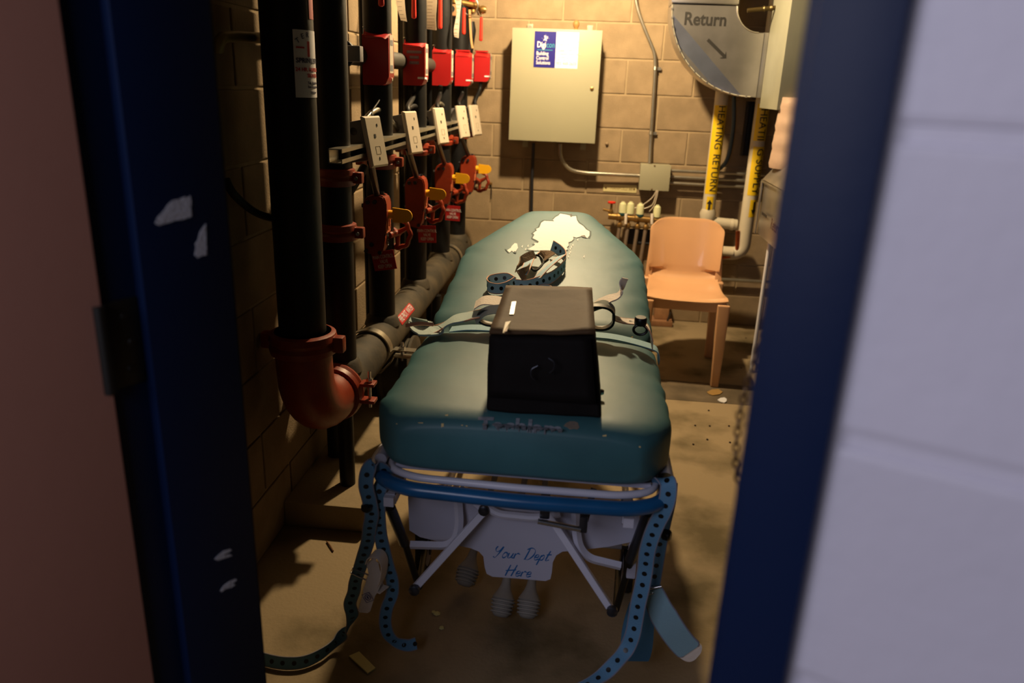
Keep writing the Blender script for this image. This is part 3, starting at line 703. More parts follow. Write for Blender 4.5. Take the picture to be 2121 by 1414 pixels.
g = G(); g.box(((sx1 + sxm) / 2, CYF - .0006, (sz0 + sz1) / 2), (sx1 - sxm, .0012, sz1 - sz0)); st2 = g.build('sticker', wink_m, cb, 'white half of the company sticker', smooth=False)
YT = CYF - .0016; mx = (sx0 + sxm) / 2; X_, Z_ = V((1, 0, 0)), V((0, 0, 1)); H_ = sz1 - sz0
text('Digi', .046, (mx + .006, YT, sz1 - H_ * .37), X_, Z_, wink_m, st, align='RIGHT', bold=.0006, xs=.72)
text('con', .046, (mx + .008, YT, sz1 - H_ * .37), X_, Z_, teal_ink_m, st, align='LEFT', xs=.72)
for q, s_ in enumerate(('Building', 'Control', 'Solutions')):
    text(s_, .029, (sx0 + .014, YT, sz1 - H_ * (.61 + .128 * q)), X_, Z_, wink_m, st, align='LEFT', bold=.0002, xs=.78)
g = G(); g.box((mx, YT, sz1 - H_ * .51), (.09, .0008, .003)); g.build('printed_line', teal_ink_m, st)
g = G(); cc = V((mx, YT, sz1 - H_ * .19)); rs = Matrix.Rotation(.0, 3, 'Y')
u1 = V((.0075, 0, .0075)); u2 = V((.0075, 0, -.0075))
def cap(i0, j0, i1, j1): g.tube([cc + u1 * i0 + u2 * j0, cc + u1 * i1 + u2 * j1], .0038, 8)
for q in ((1.5, -1.5, 1.5, -1.45), (.75, -1.5, -.0, -.9 + .9), ):
    pass
for (i0, j0, i1, j1) in ((1.4, -1.4, 1.4, -1.35), (-1.4, -1.35, -1.4, -1.4), (1.4, 1.35, 1.4, 1.4), (-1.4, 1.4, -1.4, 1.45), (.9, -.9, .9, -.3), (.45, -1.4, .45, .1), (0, -.7, 0, .9), (-.45, -.1, -.45, 1.4), (-.9, -.2, -.9, .4), (.9, .3, .9, .9), (-.9, -.9, -.9, -.85), (1.4, 0, 1.4, .35), (-1.4, -.1, -1.4, .2)):
    g.tube([cc + u1 * i0 + u2 * j0, cc + u1 * i1 + u2 * (j1 + .02)], .0027, 8)
g.build('printed_emblem', wink_m, st)
for q, s_ in enumerate(('Fire Alarm Systems', 'Security Systems', 'Access Control Systems', 'Low Voltage Lighting', 'Systems', 'Air Monitoring Systems', 'Energy Management', 'Systems', 'Integrated System Design')):
    text(s_, .0125, (sxm + .018 + (-.002 if s_ == 'Systems' else 0), YT, sz1 - H_ * (.11, .18, .25, .32, .355, .42, .49, .525, .60)[q]), X_, Z_, pale_ink_m, st2, align='LEFT')
for q, s_ in enumerate(('Satisfaction', 'Service Call:')):
    text(s_, .016, (sxm + .012, YT, sz1 - H_ * (.70 + .065 * q)), X_, Z_, green_ink_m, st2, align='LEFT')
text('902 468-2633', .024, ((sxm + sx1) / 2, YT, sz1 - H_ * .87), X_, Z_, red_ink_m, st2, xs=.85, space=1.05)
# wooden knob on top
kp = U(1193, 61, 'y', 4.86); kp.z = CZ1 - .006
g = G(); g.lathe([(.011, 0), (.012, .008), (.010, .016), (.018, .032), (.0205, .042), (.017, .054), (.008, .061), (.001, .062)], kp, (0, 0, 1), 18); o = g.build('wooden_knob', wood_m); tag(o, 'small turned wooden knob standing on top of the cabinet', 'knob')
# conduits
def conduit(pts, r, label, mat=zinc_m, rad=.05, clamps=(), group='steel conduits on the back wall'):
    t = thing('conduit', label, 'conduit', pts[-1], group)
    g = G(); g.tube(bend(pts, rad), r, 12); g.build('conduit_tube', mat, t)
    for c in clamps:
        g = G(); g.lathe([(r + .003, -.01), (r + .003, .01)], c, (pts[-1] - pts[-2]), 14); g.box(V(c) + V((r + .012, .012, 0)), (.028, .004, .018)); g.build('pipe_strap', zinc_m, t)
    return t
jb = thing('pull_box', 'square grey steel pull box below the vertical conduit', 'electrical box', Wb(1355, 395, .07))
p0, p1 = Wb(1328, 340, .10), Wb(1384, 395, .10)
G().box(((p0.x + p1.x) / 2, YB - .055, (p0.z + p1.z) / 2), (p1.x - p0.x, .10, p0.z - p1.z), bevel=.002).build('box_body', cab_m, jb)
G().box(((p0.x + p1.x) / 2, YB - .107, (p0.z + p1.z) / 2), (p1.x - p0.x + .004, .004, p0.z - p1.z + .004), bevel=.001).build('box_cover', cab_m, jb)
g = G()
for px, py in ((1356, 343), (1350, 392)): g = G(); g.lathe([(.005, 0), (.005, .003)], U(px, py, 'y', YB - .109), (0, -1, 0), 10); g.build('screw', brass_m, jb)
cnd = conduit([Wb(1313, -60, .03), Wb(1317, 8, .03), Wb(1329, 45, .03), Wb(1357, 112, .03), Wb(1357, 145, .03), Wb(1347, 300, .03), U(1345, 338, 'y', YB - .05)], .0105, 'long crooked conduit coming down to the pull box', clamps=(Wb(1357, 142, .03), Wb(1348, 276, .03)), rad=.07)
conduit([U(1160, 298, 'y', YB - .08), U(1160, 325, 'y', YB - .08), U(1178, 352, 'y', YB - .07), U(1210, 358, 'y', YB - .06), U(1328, 364, 'y', YB - .05)], .0125, 'conduit curving from the cabinet bottom to the left side of the pull box', rad=.12)
conduit([Wb(1105, 296, .04), Wb(1102, 370, .04), U(1100, 470, 'y', YB - .04)], .010, 'straight vertical conduit dropping from the cabinet behind the cot head', mat=dsteel_m)
xr = 1.5
for q, (ya_, yb_) in enumerate(((353, 357), (366, 371), (379, 384))):
    pa = U(1385, ya_, 'y', YB - .05); pb = U(1462, yb_, 'y', YB - .05)
    conduit([pa, V((xr, pb.y, pb.z + .0))], .0105, ['upper', 'middle', 'lower'][q] + ' of three horizontal conduits right of the pull box', group='three parallel conduits right of the pull box')
pa = U(1490, 578, 'y', YB - .04); conduit([V((.55, pa.y, pa.z)), V((1.5, pa.y, pa.z))], .011, 'low horizontal conduit near the floor behind the chair')
cable([U(1520, 200, 'y', YB - .06), U(1519, 260, 'y', YB - .06), U(1508, 325, 'y', YB - .06), U(1490, 350, 'y', YB - .06), U(1470, 362, 'y', YB - .06)], .012, M('blue_grey_cable', (70, 84, 92), .5), 'blue-grey flexible cable behind the heating return pipe')
# wall anchors
for q, (px, py, r_) in enumerate(((1257, 298, .011), (1017, 380, .009))):
    g = G(); g.lathe([(r_, 0), (r_ * .8, .012), (.003, .018)], U(px, py, 'y', YB), (0, -1, 0), 10); o = g.build('wall_anchor', brass_m if q else block_m); tag(o, ['plaster blob with an old anchor on the wall right of the cabinet', 'small anchor bolt in the back wall left of the cot head'][q], 'anchor')
g = G(); g.tube([U(1018, 385, 'y', YB - .01), U(1017, 412, 'y', YB - .01)], .0025, 6); o = g.build('wire_scrap', dsteel_m); tag(o, 'short wire hanging under the anchor bolt on the back wall', 'wire')
# MANIFOLD sign
a, b_ = Wb(1250, 383, 0), Wb(1318, 398, 0); sn = thing('wall_sign', 'ivory engraved MANIFOLD sign screwed under the conduit', 'sign', (a.x, YB, b_.z))
mxs, mzs = (a.x + b_.x) / 2, (Wb(1284, 390, 0)).z; ws = b_.x - a.x
G().box((mxs, YB - .003, mzs), (ws, .004, .047), bevel=.001).build('sign_plate', M('ivory_sign', (214, 202, 150), .5), sn)
text('MANIFOLD #8', .026, (mxs + .01, YB - .0056, mzs), X_, Z_, M('faded_engraving', (150, 128, 84), .6), sn, xs=.85)
for s in (-1, 1): g = G(); g.lathe([(.006, 0), (.005, .003)], (mxs + s * (ws / 2 - .016), YB - .005, mzs), (0, -1, 0), 10); g.build('screw', brass_m, sn)
# manifold
mf = thing('heating_manifold', 'brass heating manifold with four cream actuator caps between cot and chair', 'manifold', U(1300, 500, 'y', YB - .12))
YM = YB - .12
def Pm(px, py): return U(px, py, 'y', YM)
g = G(); pl, pr_ = Pm(1260, 447), Pm(1420, 462); g.tube([pl, pr_], .021, 16)
for px in (1281, 1318, 1350): g.lathe([(.021, -.012), (.026, -.008), (.026, .008), (.021, .012)], pl.lerp(pr_, (px - 1260) / 160), pr_ - pl, 12)
g.build('manifold_bar', brass_m, mf)
for px, py, dk in ((1289, 434, 1), (1305, 434, 0), (1325, 437, 1), (1360, 441, 0)):
    p = Pm(px, py + 8); g = G(); s_ = .0235
    g.lathe([(s_, .0), (s_, .045), (s_ * .85, .062), (s_ * .5, .068), (s_ * .45, .074), (.001, .075)], p, (0, 0, 1), 18); ac = g.build('actuator_cap', M('cream_plastic', (214, 214, 170), .5), mf)
    if dk: g = G(); g.lathe([(s_ + .001, -.008), (s_ + .001, .006)], p, (0, 0, 1), 18); g.build('cap_ring', dteal_m, ac)
for px in (1284, 1301, 1321, 1338):
    p = Pm(px, 466 + (px - 1284) * .08); g = G(); g.lathe([(.014, -.014), (.018, -.008), (.018, .008), (.014, .014)], p, (0, -.3, -1), 8); g.cyl(p + V((0, 0, 0)), p + V((0, 0, .05)), .009, 8); nt_ = g.build('valve_nut', brass_m, mf)
    g = G(); g.cyl(p, V((p.x - .02 + .0, p.y, p.z - .30)), .012, 12); g.build('supply_tube', M('grey_tube', (120, 104, 90), .5), mf)
g = G(); p = Pm(1267, 421); g.lathe([(.024, 0), (.026, .004), (.026, .009), (.022, .012)], p, (0, 0, 1), 10); g.build('tap_handle', redplas_m, mf, 'red tap handle')
g = G(); g.cyl(p - V((0, 0, .075)), p, .008, 10); g.lathe([(.016, 0), (.018, .01), (.012, .03)], p - V((0, 0, .07)), (0, 0, 1), 8); g.tube([p - V((.05, 0, .04)), p - V((0, 0, .05))], .008, 10); g.build('tap_body', brass_m, mf)
g = G()
for px in (1296, 1350): g.tube([Pm(px, 445) + V((0, -.024, .012)), Pm(px, 450) + V((0, -.027, 0)), Pm(px, 458) + V((0, -.024, -.012))], .009, 10)
g.build('white_clip', velcro_m, mf)
for q, pts in enumerate((((1345, 438), (1355, 425), (1361, 405), (1363, 394)), ((1330, 433), (1350, 425), (1358, 405), (1361, 394)), ((1310, 432), (1330, 425), (1350, 410), (1360, 394)))):
    g = G(); g.tube(smooth_path([Pm(*p) for p in pts]), .003, 6); g.build('actuator_wire', ivory_m, mf)
g = G(); g.box(Pm(1335, 478) + V((0, .06, -.05)), (.20, .004, .10)); g.build('back_plate', dark_m, mf)
g = G(); g.tube([Pm(1322, 502), Pm(1345, 504)], .006, 8); g.build('bracket', dsteel_m, mf)

# ------------------------------------------------------------------ ducts at right
YD = 4.42; DD = .24
du_ = thing('return_duct', 'galvanized duct elbow lettered Return with an arrow, top right', 'duct', (.55, YD, 1.44))
cc = V((.84, 0, 1.885)); outer = []; inner = []
for j in range(17):
    a = PI + j / 16 * PI / 2
    outer.append(V((cc.x + math.cos(a) * .46, YD, cc.z + math.sin(a) * .445))); inner.append(V((cc.x + math.cos(a) * .125, YD, cc.z + math.sin(a) * .125)))
poly = outer + [V((.872, YD, 1.44)), V((.872, YD, 1.76))] + list(reversed(inner))
G().prism([p + V((0, .022, 0)) for p in poly], (0, DD - .022, 0)).build('duct_elbow', galv_m, du_)
i0, i1 = 1, 15
g = G(); g.prism([outer[i0], outer[i1], outer[16], V((.872, YD, 1.44)), V((.872, YD, 1.76))] + list(reversed(inner)) + [outer[0]], (0, .03, 0)); g.build('front_sheet', galv_m, du_)
g = G(); ch0, ch1 = outer[i0], outer[i1]; nn_ = []
cv = [g.b.verts.new(ch0)] + [g.b.verts.new(outer[j] + V((0, .030 * math.sin((j - i0) / (i1 - i0) * PI) + .0005, 0))) for j in range(i0 + 1, i1)] + [g.b.verts.new(ch1)]
md_ = [g.b.verts.new(ch0.lerp(ch1, (j - i0) / (i1 - i0))) for j in range(i0 + 1, i1)]
for j in range(len(md_) - 1): g.face([md_[j], md_[j + 1], cv[j + 2], cv[j + 1]])
g.face([cv[0], md_[0], cv[1]]); g.face([cv[-1], cv[-2], md_[-1]])
g.build('dished_sheet', M('blue_reflect_galvanized', (170, 176, 200), .28, .9, var=.15, vscale=8), du_, 'dished panel along the outer curve with blue reflection in its colour')  # corridor's blue reflection put into the sheet colour
g = G()
for j in range(len(outer) - 1):
    p = (outer[j] + outer[j + 1]) / 2; g.box(p + V((0, -.002, 0)), (.010, .006, .010))
g.tube([p + V((0, 0, 0)) for p in outer], .004, 6); g.tube([p for p in inner], .004, 6); g.build('seam', galv_m, du_)
G().box((.38 + .1665, YD + DD / 2, 2.2), (.335, DD, .62), bevel=.002).build('vertical_duct', galv_m, du_)
g = G(); g.box((.38 + .1665, YD - .004, 1.905), (.345, .008, .022), bevel=.001); g.box((.55, YD - .006, 2.06), (.29, .004, .01)); g.build('drive_cleat', galv_m, du_)
G().box((.905, YD + DD / 2, 1.60), (.075, DD, .325), bevel=.002).build('collar', galv_m, du_)
g = G(); g.box((.918, YD - .004, 1.60), (.014, .010, .33), bevel=.001); g.box((.925, YD - .01, 1.765), (.03, .02, .02), bevel=.002); g.build('drive_cleat', galv_m, du_)
g = G(); pr2 = [V((.94, YD + .02, 1.44))]
pts = []
for j in range(9):
    a = PI / 2 + j / 8 * -PI / 2
    pts.append((.94 + .10 * math.cos(a) * 1.2 if False else .94 + .12 * math.sin(j / 8 * PI / 2), YD + .12 - .12 * math.cos(j / 8 * PI / 2)))
pp = [(.94, YD + .004)] + [(.985 + .08 * math.sin(j / 8 * PI / 2), YD + .004 + .08 * (1 - math.cos(j / 8 * PI / 2))) for j in range(9)] + [(1.065, YD + DD), (.94, YD + DD)]
g.prism([V((a, b_, 1.445)) for a, b_ in pp], (0, 0, .315)); g.build('transition', galv_m, du_)
rp = U(1461, 41, 'y', YD); text('Return', .088, rp, X_, Z_ , ink_m, du_, bold=.0022, xs=.9)
a, b_ = U(1466, 82, 'y', YD - .002), U(1504, 120, 'y', YD - .002); d_ = (b_ - a).normalized(); n_ = V((d_.z, 0, -d_.x))
g = G(); g.prism([a - n_ * .008, b_ - d_ * .016 - n_ * .008, b_ - d_ * .024 - n_ * .022, b_, b_ - d_ * .024 + n_ * .022, b_ - d_ * .016 + n_ * .008, a + n_ * .008], (0, .0015, 0)); g.build('arrow', ink_m, du_, smooth=False)
# plenum
pn = thing('plenum_box', 'tall grey sheet-metal plenum hanging beside the right door jamb', 'duct', (1.1, 4.0, 1.386))
G().box((.893 + .3, 4.205, 1.386 + .6), (.6, .41, 1.2), bevel=.003).build('plenum_shell', M('dull_grey_sheet', (150, 150, 132), .5, .35, var=.12, vscale=5), pn)
fx_ = thing('flexible_duct', 'pinkish taped flexible duct under the plenum', 'duct', U(1640, 330, 'y', 3.95))
g = G(); prof = []
h_ = .0; n = 7
for j in range(n + 1):
    prof += [(.088 + .003 * (j % 2) + .010 * (1 - j / n), j * .045), (.090 + .003 * ((j + 1) % 2) + .010 * (1 - j / n), j * .045 + .022)]
g.lathe(prof, (1.0, 4.02, 1.11), (0, 0, 1), 24); g.build('duct_sleeve', M('pinkish_foil', (176, 150, 132), .55, .2, bump=.6, bscale=20), fx_)
# ventilation unit
vu = thing('ventilation_unit', 'galvanized unit corner lettered Return beside the right jamb', 'ventilation unit', (.9, 3.4, .76))
XU = .9
def Ux(px, py): return U(px, py, 'x', XU)
v_ = [Ux(1576, 385), Ux(1566, 480), Ux(1640, 556), Ux(1650, 430)]
yF = 4.13; z0_, z1_ = .76, 1.03
G().box((XU + .36, yF - .42, (z0_ + z1_) / 2), (.7, .84, z1_ - z0_), bevel=.006).build('unit_case', galv_m, vu)
g = G(); g.box((XU - .003, yF - .012, (z0_ + z1_) / 2), (.006, .024, z1_ - z0_)); g.box((XU + .01, yF - .42, z1_ + .003), (.03, .84, .014), bevel=.002); g.build('seam', galv_m, vu)
hd = [V((XU - .01, yF - .05, 1.045)), V((XU + .5, yF - .05, 1.045)), V((XU + .5, yF - .6, 1.045)), V((XU - .01, yF - .6, 1.045)), V((XU + .12, yF - .02, 1.20)), V((XU + .5, yF - .02, 1.20)), V((XU + .5, yF - .6, 1.20)), V((XU + .12, yF - .6, 1.2))]
G().hexa(hd).build('hood', galv_m, vu, smooth=False)
text('Return', .075, Ux(1606, 470) - V((.0005, 0, 0)), (0, -1, 0), (0, 0, 1), M('dull_red_black', (60, 30, 26), .6), vu, bold=.001, xs=.9)
g = G(); p = Ux(1585, 445); g.prism([p + V((-.002, .07, .006)), p + V((-.002, -.05, .006)), p + V((-.002, -.05, -.008)), p + V((-.002, .07, -.008))], (-.001, 0, 0)); g.build('arrow', ink_m, vu)
g = G(); g.cyl((XU + .07, yF - .06, 0), (XU + .07, yF - .06, z0_ + .01), .011, 12); g.build('leg', white_m, vu); g = G(); g.cyl((XU + .07, yF - .8, 0), (XU + .07, yF - .8, z0_ + .01), .011, 12); g.build('leg', white_m, vu)
g = G(); g.cyl((XU + .65, yF - .8, 0), (XU + .65, yF - .8, z0_ + .01), .011, 12); g.build('leg', white_m, vu); g = G(); g.cyl((XU + .65, yF - .06, 0), (XU + .65, yF - .06, z0_ + .01), .011, 12); g.build('leg', white_m, vu)
# heating pipes
hr = thing('heating_return_pipe', 'white jacketed pipe with yellow HEATING RETURN label', 'pipe', (.749, 4.80, .70))
PR = .0385; px0 = .749
G().tube([(px0, 4.80, .69), (px0, 4.80, ZC)], PR, 22).build('pipe_jacket', insul_m, hr)
g = G(); g.lathe([(PR, -.05), (PR + .005, -.045), (PR + .006, 0), (PR + .012, .03), (PR, .06)], (px0, 4.80, .72), (0, 0, 1), 22); g.tube([(px0, 4.80, .70), (px0 + .18, 4.80, .69)], .033, 20); g.build('pipe_tee', insul_m, hr)
g = G(); g.lathe([(.034, 0), (.036, .01), (.036, .02)], (px0 + .14, 4.80, .69), (1, 0, 0), 20); g.build('end_cap', insul_m, hr)
def zat(px, py, x, y):  # height of a pixel on the pipe axis plane
    return U(px, py, 'y', y - .038).z
za, zb_ = zat(1490, 218, px0, 4.8), zat(1470, 402, px0, 4.8)
g = G(); sleeve(g, (px0, 4.80, 0), PR, -1.15, 1.15, zb_, za, .0008, 18); lb = g.build('pipe_label', ylab_m, hr, 'yellow HEATING RETURN label')
text_on_cyl('HEATING', .057, (px0, 4.80, za - (za - zb_) * .245), PR + .0008, ink_m, lb, .08, bold=.0003, space=1.05)
text_on_cyl('RETURN', .057, (px0, 4.80, zb_ + (za - zb_) * .245), PR + .0008, ink_m, lb, .08, bold=.0003, space=1.05)
za2, zb2 = zat(1466, 407, 0, 4.8), zat(1462, 441, 0, 4.8)
g = G(); sleeve(g, (px0, 4.80, 0), PR, -.6, .45, zb2, za2, .0008, 10); lb = g.build('pipe_label', ylab_m, hr, 'small yellow label with up arrow')
def arrow_on(g, c, rad, a0, z0, z1, up=True):
    pts = [(-.006, 0), (.006, 0), (.006, .6), (.016, .6), (0, 1), (-.016, .6), (-.006, .6)]
    L_ = z1 - z0
    P = []
    for x_, t_ in pts:
        t2 = t_ if up else 1 - t_
        a = a0 + x_ / rad; P.append(V((c[0] + math.sin(a) * (rad + .002), c[1] - math.cos(a) * (rad + .002), z0 + L_ * t2)))
    g.prism(P, (0, -.0006, 0))
g = G(); arrow_on(g, (px0, 4.80), PR, -.1, zb2 + .018, za2 - .018); g.build('arrow', ink_m, hr, smooth=False)
hs_ = thing('heating_supply_pipe', 'white jacketed pipe with torn yellow HEATING SUPPLY label', 'pipe', (.975, 4.70, .48)); px1 = .968
G().tube(bend([(px1, 4.70, ZC), (px1, 4.70, .53), (px1 - .28, 4.72, .53)], .07, 8), PR + .002, 22).build('pipe_jacket', insul_m, hs_)
za, zb_ = zat(1582, 215, 0, 4.7), zat(1575, 292, 0, 4.7); zc_, zd_ = zat(1575, 304, 0, 4.7), zat(1562, 405, 0, 4.7)
R2_ = PR + .002
g = G(); sleeve(g, (px1, 4.70, 0), R2_, -.9, 1.4, zb_, za, .0008, 14); lb = g.build('pipe_label', ylab_m, hs_, 'upper piece of the yellow label')
text_on_cyl('HEATII', .060, (px1, 4.70, (za + zb_) / 2 - .012), R2_ + .0008, ink_m, lb, .15, bold=.0003)
g = G(); sleeve(g, (px1, 4.70, 0), R2_, -.7, 1.4, zd_, zc_, .0008, 14); lb = g.build('pipe_label', ylab_m, hs_, 'lower piece of the yellow label')
text_on_cyl('G SUPPLY', .060, (px1, 4.70, (zc_ + zd_) / 2), R2_ + .0008, ink_m, lb, .38, bold=.0003, space=1.02)
ze, zf = zat(1562, 414, 0, 4.7), zat(1560, 450, 0, 4.7)
g = G(); sleeve(g, (px1, 4.70, 0), R2_, -.1, 1.2, zf, ze, .0008, 10); lb = g.build('pipe_label', ylab_m, hs_, 'small yellow label with down arrow')
g = G(); arrow_on(g, (px1, 4.70), R2_, .55, zf + .012, ze - .012, False); g.build('arrow', ink_m, hs_, smooth=False)
# copper branch
cq = thing('copper_branch', 'copper pipe elbow with white stub between chair and supply pipe', 'pipe', U(1515, 530, 'y', 4.66))
g = G(); g.tube(bend([U(1528, 478, 'y', 4.68), U(1527, 528, 'y', 4.68), U(1490, 533, 'y', 4.68)], .025), .013, 14); g.build('copper_tube', copper_m, cq)
g = G(); g.cyl(U(1486, 521, 'y', 4.68), U(1518, 524, 'y', 4.68), .024, 16); g.build('stub_jacket', insul_m, cq)
# thin brass line near top right
g = G(); a, b_ = U(1548, 22, 'y', 4.35), U(1645, 12, 'y', 4.35); g.tube([a, b_], .011, 12)
for t_ in (.36, .5, .52): g.lathe([(.012, -.006), (.016, 0), (.012, .006)], a.lerp(b_, t_), b_ - a, 12)
o = g.build('gauge_line', M('dark_brass', (84, 70, 40), .4, .7), smooth=True); tag(o, 'dark brass line with rings crossing above the duct collar', 'pipe')
# strut behind supply pipe
sb = thing('strut_post', 'dark slotted strut standing between the two heating pipes', 'channel', (.90, 4.9, 1.1))
for s in (-1, 1):
    g = G(); a = U(1552 + s * 7, 210, 'y', 4.88); b_ = U(1547 + s * 7, 322, 'y', 4.88); g.box((a + b_) / 2, (.012, .04, a.z - b_.z)); g.build('strut_flange', dark_m, sb)
g = G(); a = U(1552, 210, 'y', 4.92); b_ = U(1547, 322, 'y', 4.92); g.box((a + b_) / 2, (.05, .01, a.z - b_.z)); g.build('strut_web', dark_m, sb)

# ------------------------------------------------------------------ wood blocks under chair at the wall
wbk = thing('wood_blocking', 'pale wood block standing on a board at the back wall under the chair', 'wood block', (.50, 4.88, 0))
a = U(1357, 645, 'y', 4.86); b_ = U(1383, 668, 'y', 4.86)
G().box(((a.x + b_.x) / 2, 4.9, .105), (.09, .09, .13), bevel=.002).build('upright_block', M('weathered_wood', (176, 130, 92), .8, var=.2, vscale=30), wbk)
G().box((.50, 4.88, .02), (.22, .13, .036), bevel=.003).build('base_board', M('weathered_board', (150, 108, 76), .8, var=.25, vscale=20), wbk)
g = G(); g.tube([(.575, 4.83, .03), (.59, 4.82, .10)], .006, 8); g.tube([(.44, 4.83, .03), (.43, 4.82, .14)], .006, 8); g.build('nail', dsteel_m, wbk)

# ------------------------------------------------------------------ chair
ch = thing('plastic_chair', 'one-piece glossy beige plastic chair beside the cot', 'chair', (.57, 4.05, 0))
rc = rz(-.07)
CO = V((.555, 4.06, 0))
def cp3(x, y, z): return CO + rc @ V((x, y, z))
nu, nv = 20, 34
g = G(); vt = []
prof = []   # (y, z, halfwidth)
for j in range(nv + 1):
    t = j / nv
    if t < .42:   # seat from front lip to back
        q = t / .42; yv = -.235 + .40 * q; zv = .452 - .022 * math.sin(q * PI * .9) - (.014 * (1 - q * 8) ** 2 if q < .125 else 0); hw = .212 - .022 * q
    elif t < .56:
        q = (t - .42) / .14; a = q * PI / 2 * .86; yv = .165 + .07 * math.sin(a); zv = .443 + .07 * (1 - math.cos(a)); hw = .192 + .0 * q
    else:
        q = (t - .56) / .44; yv = .232 + .075 * q; zv = .500 + .285 * q; hw = .196 + .010 * q
        if q > .8: hw -= .016 * ((q - .8) / .2) ** 2
    prof.append((yv, zv, hw))
for yv, zv, hw in prof:
    row = []
    for i in range(nu + 1):
        s = -1 + 2 * i / nu
        up_ = zv > .5
        cup = (abs(s) ** 3) * (.045 if up_ else .018)
        row.append(cp3(hw * s, yv - (cup if up_ else 0), zv + (0 if up_ else cup * .9) - .040 * s ** 6 * max(0, (zv - .66) / .125) ** 2))
    vt.append([g.b.verts.new(p) for p in row])
for A_, B_ in zip(vt, vt[1:]):
    for i in range(nu): g.face([A_[i], A_[i + 1], B_[i + 1], B_[i]])
bmesh.ops.recalc_face_normals(g.b, faces=g.b.faces[:])
me = g.mesh('shell'); shell = link('seat_shell', me, chair_m, ch)
md = shell.modifiers.new('solid', 'SOLIDIFY'); md.thickness = .007; md.offset = -1
md = shell.modifiers.new('bev', 'BEVEL'); md.width = .003; md.segments = 2; md.limit_method = 'ANGLE'
# apron + legs
g = G()
ap = [(-.205, -.228), (.205, -.228), (.19, .19), (-.19, .19)]
for (a, b_) in ((0, 1), (1, 2), (3, 0)):
    p, q = V((*ap[a], 0)), V((*ap[b_], 0)); d_ = (q - p).normalized(); n_ = V((-d_.y, d_.x, 0)) * .006
    g.prism([cp3(p.x, p.y, .445), cp3(q.x, q.y, .445), cp3(q.x, q.y, .395), cp3(p.x, p.y, .395)], rc @ n_)
g.build('apron', chair_m, ch)
for sx, sy in ((-1, -1), (1, -1), (-1, 1), (1, 1)):
    g = G()
    xt, yt = sx * .190, -.215 if sy < 0 else .19; xb, yb = sx * .193, -.235 if sy < 0 else .225
    w0, w1 = .032, .021
    P = [cp3(xb + a * w1, yb + b2 * w1, 0) for a, b2 in ((-1, -1), (1, -1), (1, 1), (-1, 1))] + [cp3(xt + a * w0, yt + b2 * w0, .44 if sy < 0 else .46) for a, b2 in ((-1, -1), (1, -1), (1, 1), (-1, 1))]
    g.hexa(P, .009, 3); g.build('leg', chair_m, ch)
for sx in (-1, 1):   # rear support under the back
    g = G(); P = [cp3(sx * .193 + a * .020, .205 + b2 * .022, .44) for a, b2 in ((-1, -1), (1, -1), (1, 1), (-1, 1))] + [cp3(sx * .186 + a * .009, .268 + b2 * .008, .74) for a, b2 in ((-1, -1), (1, -1), (1, 1), (-1, 1))]
    g.hexa(P, .006, 2); g.build('back_rib', chair_m, ch)

# ------------------------------------------------------------------ ambulance cot
ct = thing('ambulance_cot', 'wheeled ambulance cot with torn teal mattress and white and blue tube frame', 'cot', (-.1, 2.2, 0))
YK = 2.07; Y0, YE = 1.435, 3.14
def axis_x(y): return -.106
def top_z(y): return .793 if y < YK else .793 + (y - YK) * .17
secs = []
N1 = 60
def half_w(y):
    w = .328
    if y < Y0 + .11: w = .268 + (.328 - .268) * min(1, (y - Y0) / .11) ** .8
    if y > 2.72: w = .324 - (.318 - .125) * ((y - 2.72) / (YE - 2.72))
    elif y > YK: w = .328 - .004 * (y - YK) / (2.72 - YK)
    return w
ys = [Y0 + .0005, Y0 + .004, Y0 + .012, Y0 + .025, Y0 + .04, Y0 + .055] + [Y0 + .07 + (YE - Y0 - .12) * j / N1 for j in range(N1 + 1)] + [YE - .03, YE - .015, YE - .006, YE - .001]
nseg = 64; TH = .138; g = G(); rings = []
for y in ys:
    e = min(1, (y - Y0) / .065); f_ = 1 - (1 - min(1, e)) ** 2; e2 = min(1, (YE - y) / .05); f2 = 1 - (1 - e2) ** 2
    k = math.sqrt(max(f_, .02)) * math.sqrt(max(f2, .02)); hz = TH / 2 * (.45 + .55 * k) if k < 1 else TH / 2
    hz = TH / 2 * (.52 + .48 * k)
    hw = half_w(y) - .018 * (1 - k) - .022 * math.exp(-((y - YK - .01) / .05) ** 2)
    gro = .030 * math.exp(-((y - YK - .01) / .035) ** 2)
    zc = top_z(y) - TH / 2; ring = []
    for j in range(nseg):
        a = 2 * PI * j / nseg; ca, sa = math.cos(a), math.sin(a); n_ = .30 if sa > 0 else .26
        x = math.copysign(abs(ca) ** n_, ca) * hw; z = math.copysign(abs(sa) ** (n_ + .08), sa) * hz
        top = max(0, sa)
        z += top * (.010 * (1 - (x / .32) ** 2)) - top * gro
        wx, wy = x, y
        wob = noise.noise(V((wx * 5, wy * 4, 0))) * .004 * top
        side = max(0, abs(x) / .32 - .72) / .28
        fr = noise.noise(V((wy * 22 + x * 12, 3 + x, 7))) * .0045 * side
        if YK + .1 < y and x > 0: fr += noise.noise(V((wy * 26 - x * 22, 9, 2))) * .011 * max(0, x / .32 - .25) * top
        ring.append(V((axis_x(y) + x + (fr * math.copysign(1, x) if abs(x) > .28 else 0), y, zc + z + wob + fr)))
    rings.append([g.b.verts.new(p) for p in ring])
for A_, B_ in zip(rings, rings[1:]):
    for j in range(nseg): g.face([A_[j], A_[(j + 1) % nseg], B_[(j + 1) % nseg], B_[j]])
g.face(list(reversed(rings[0]))); g.face(rings[-1])
bmesh.ops.recalc_face_normals(g.b, faces=g.b.faces[:])
tree = BVHTree.FromBMesh(g.b)
mattress = g.build('mattress', teal_m, ct, 'teal vinyl mattress')
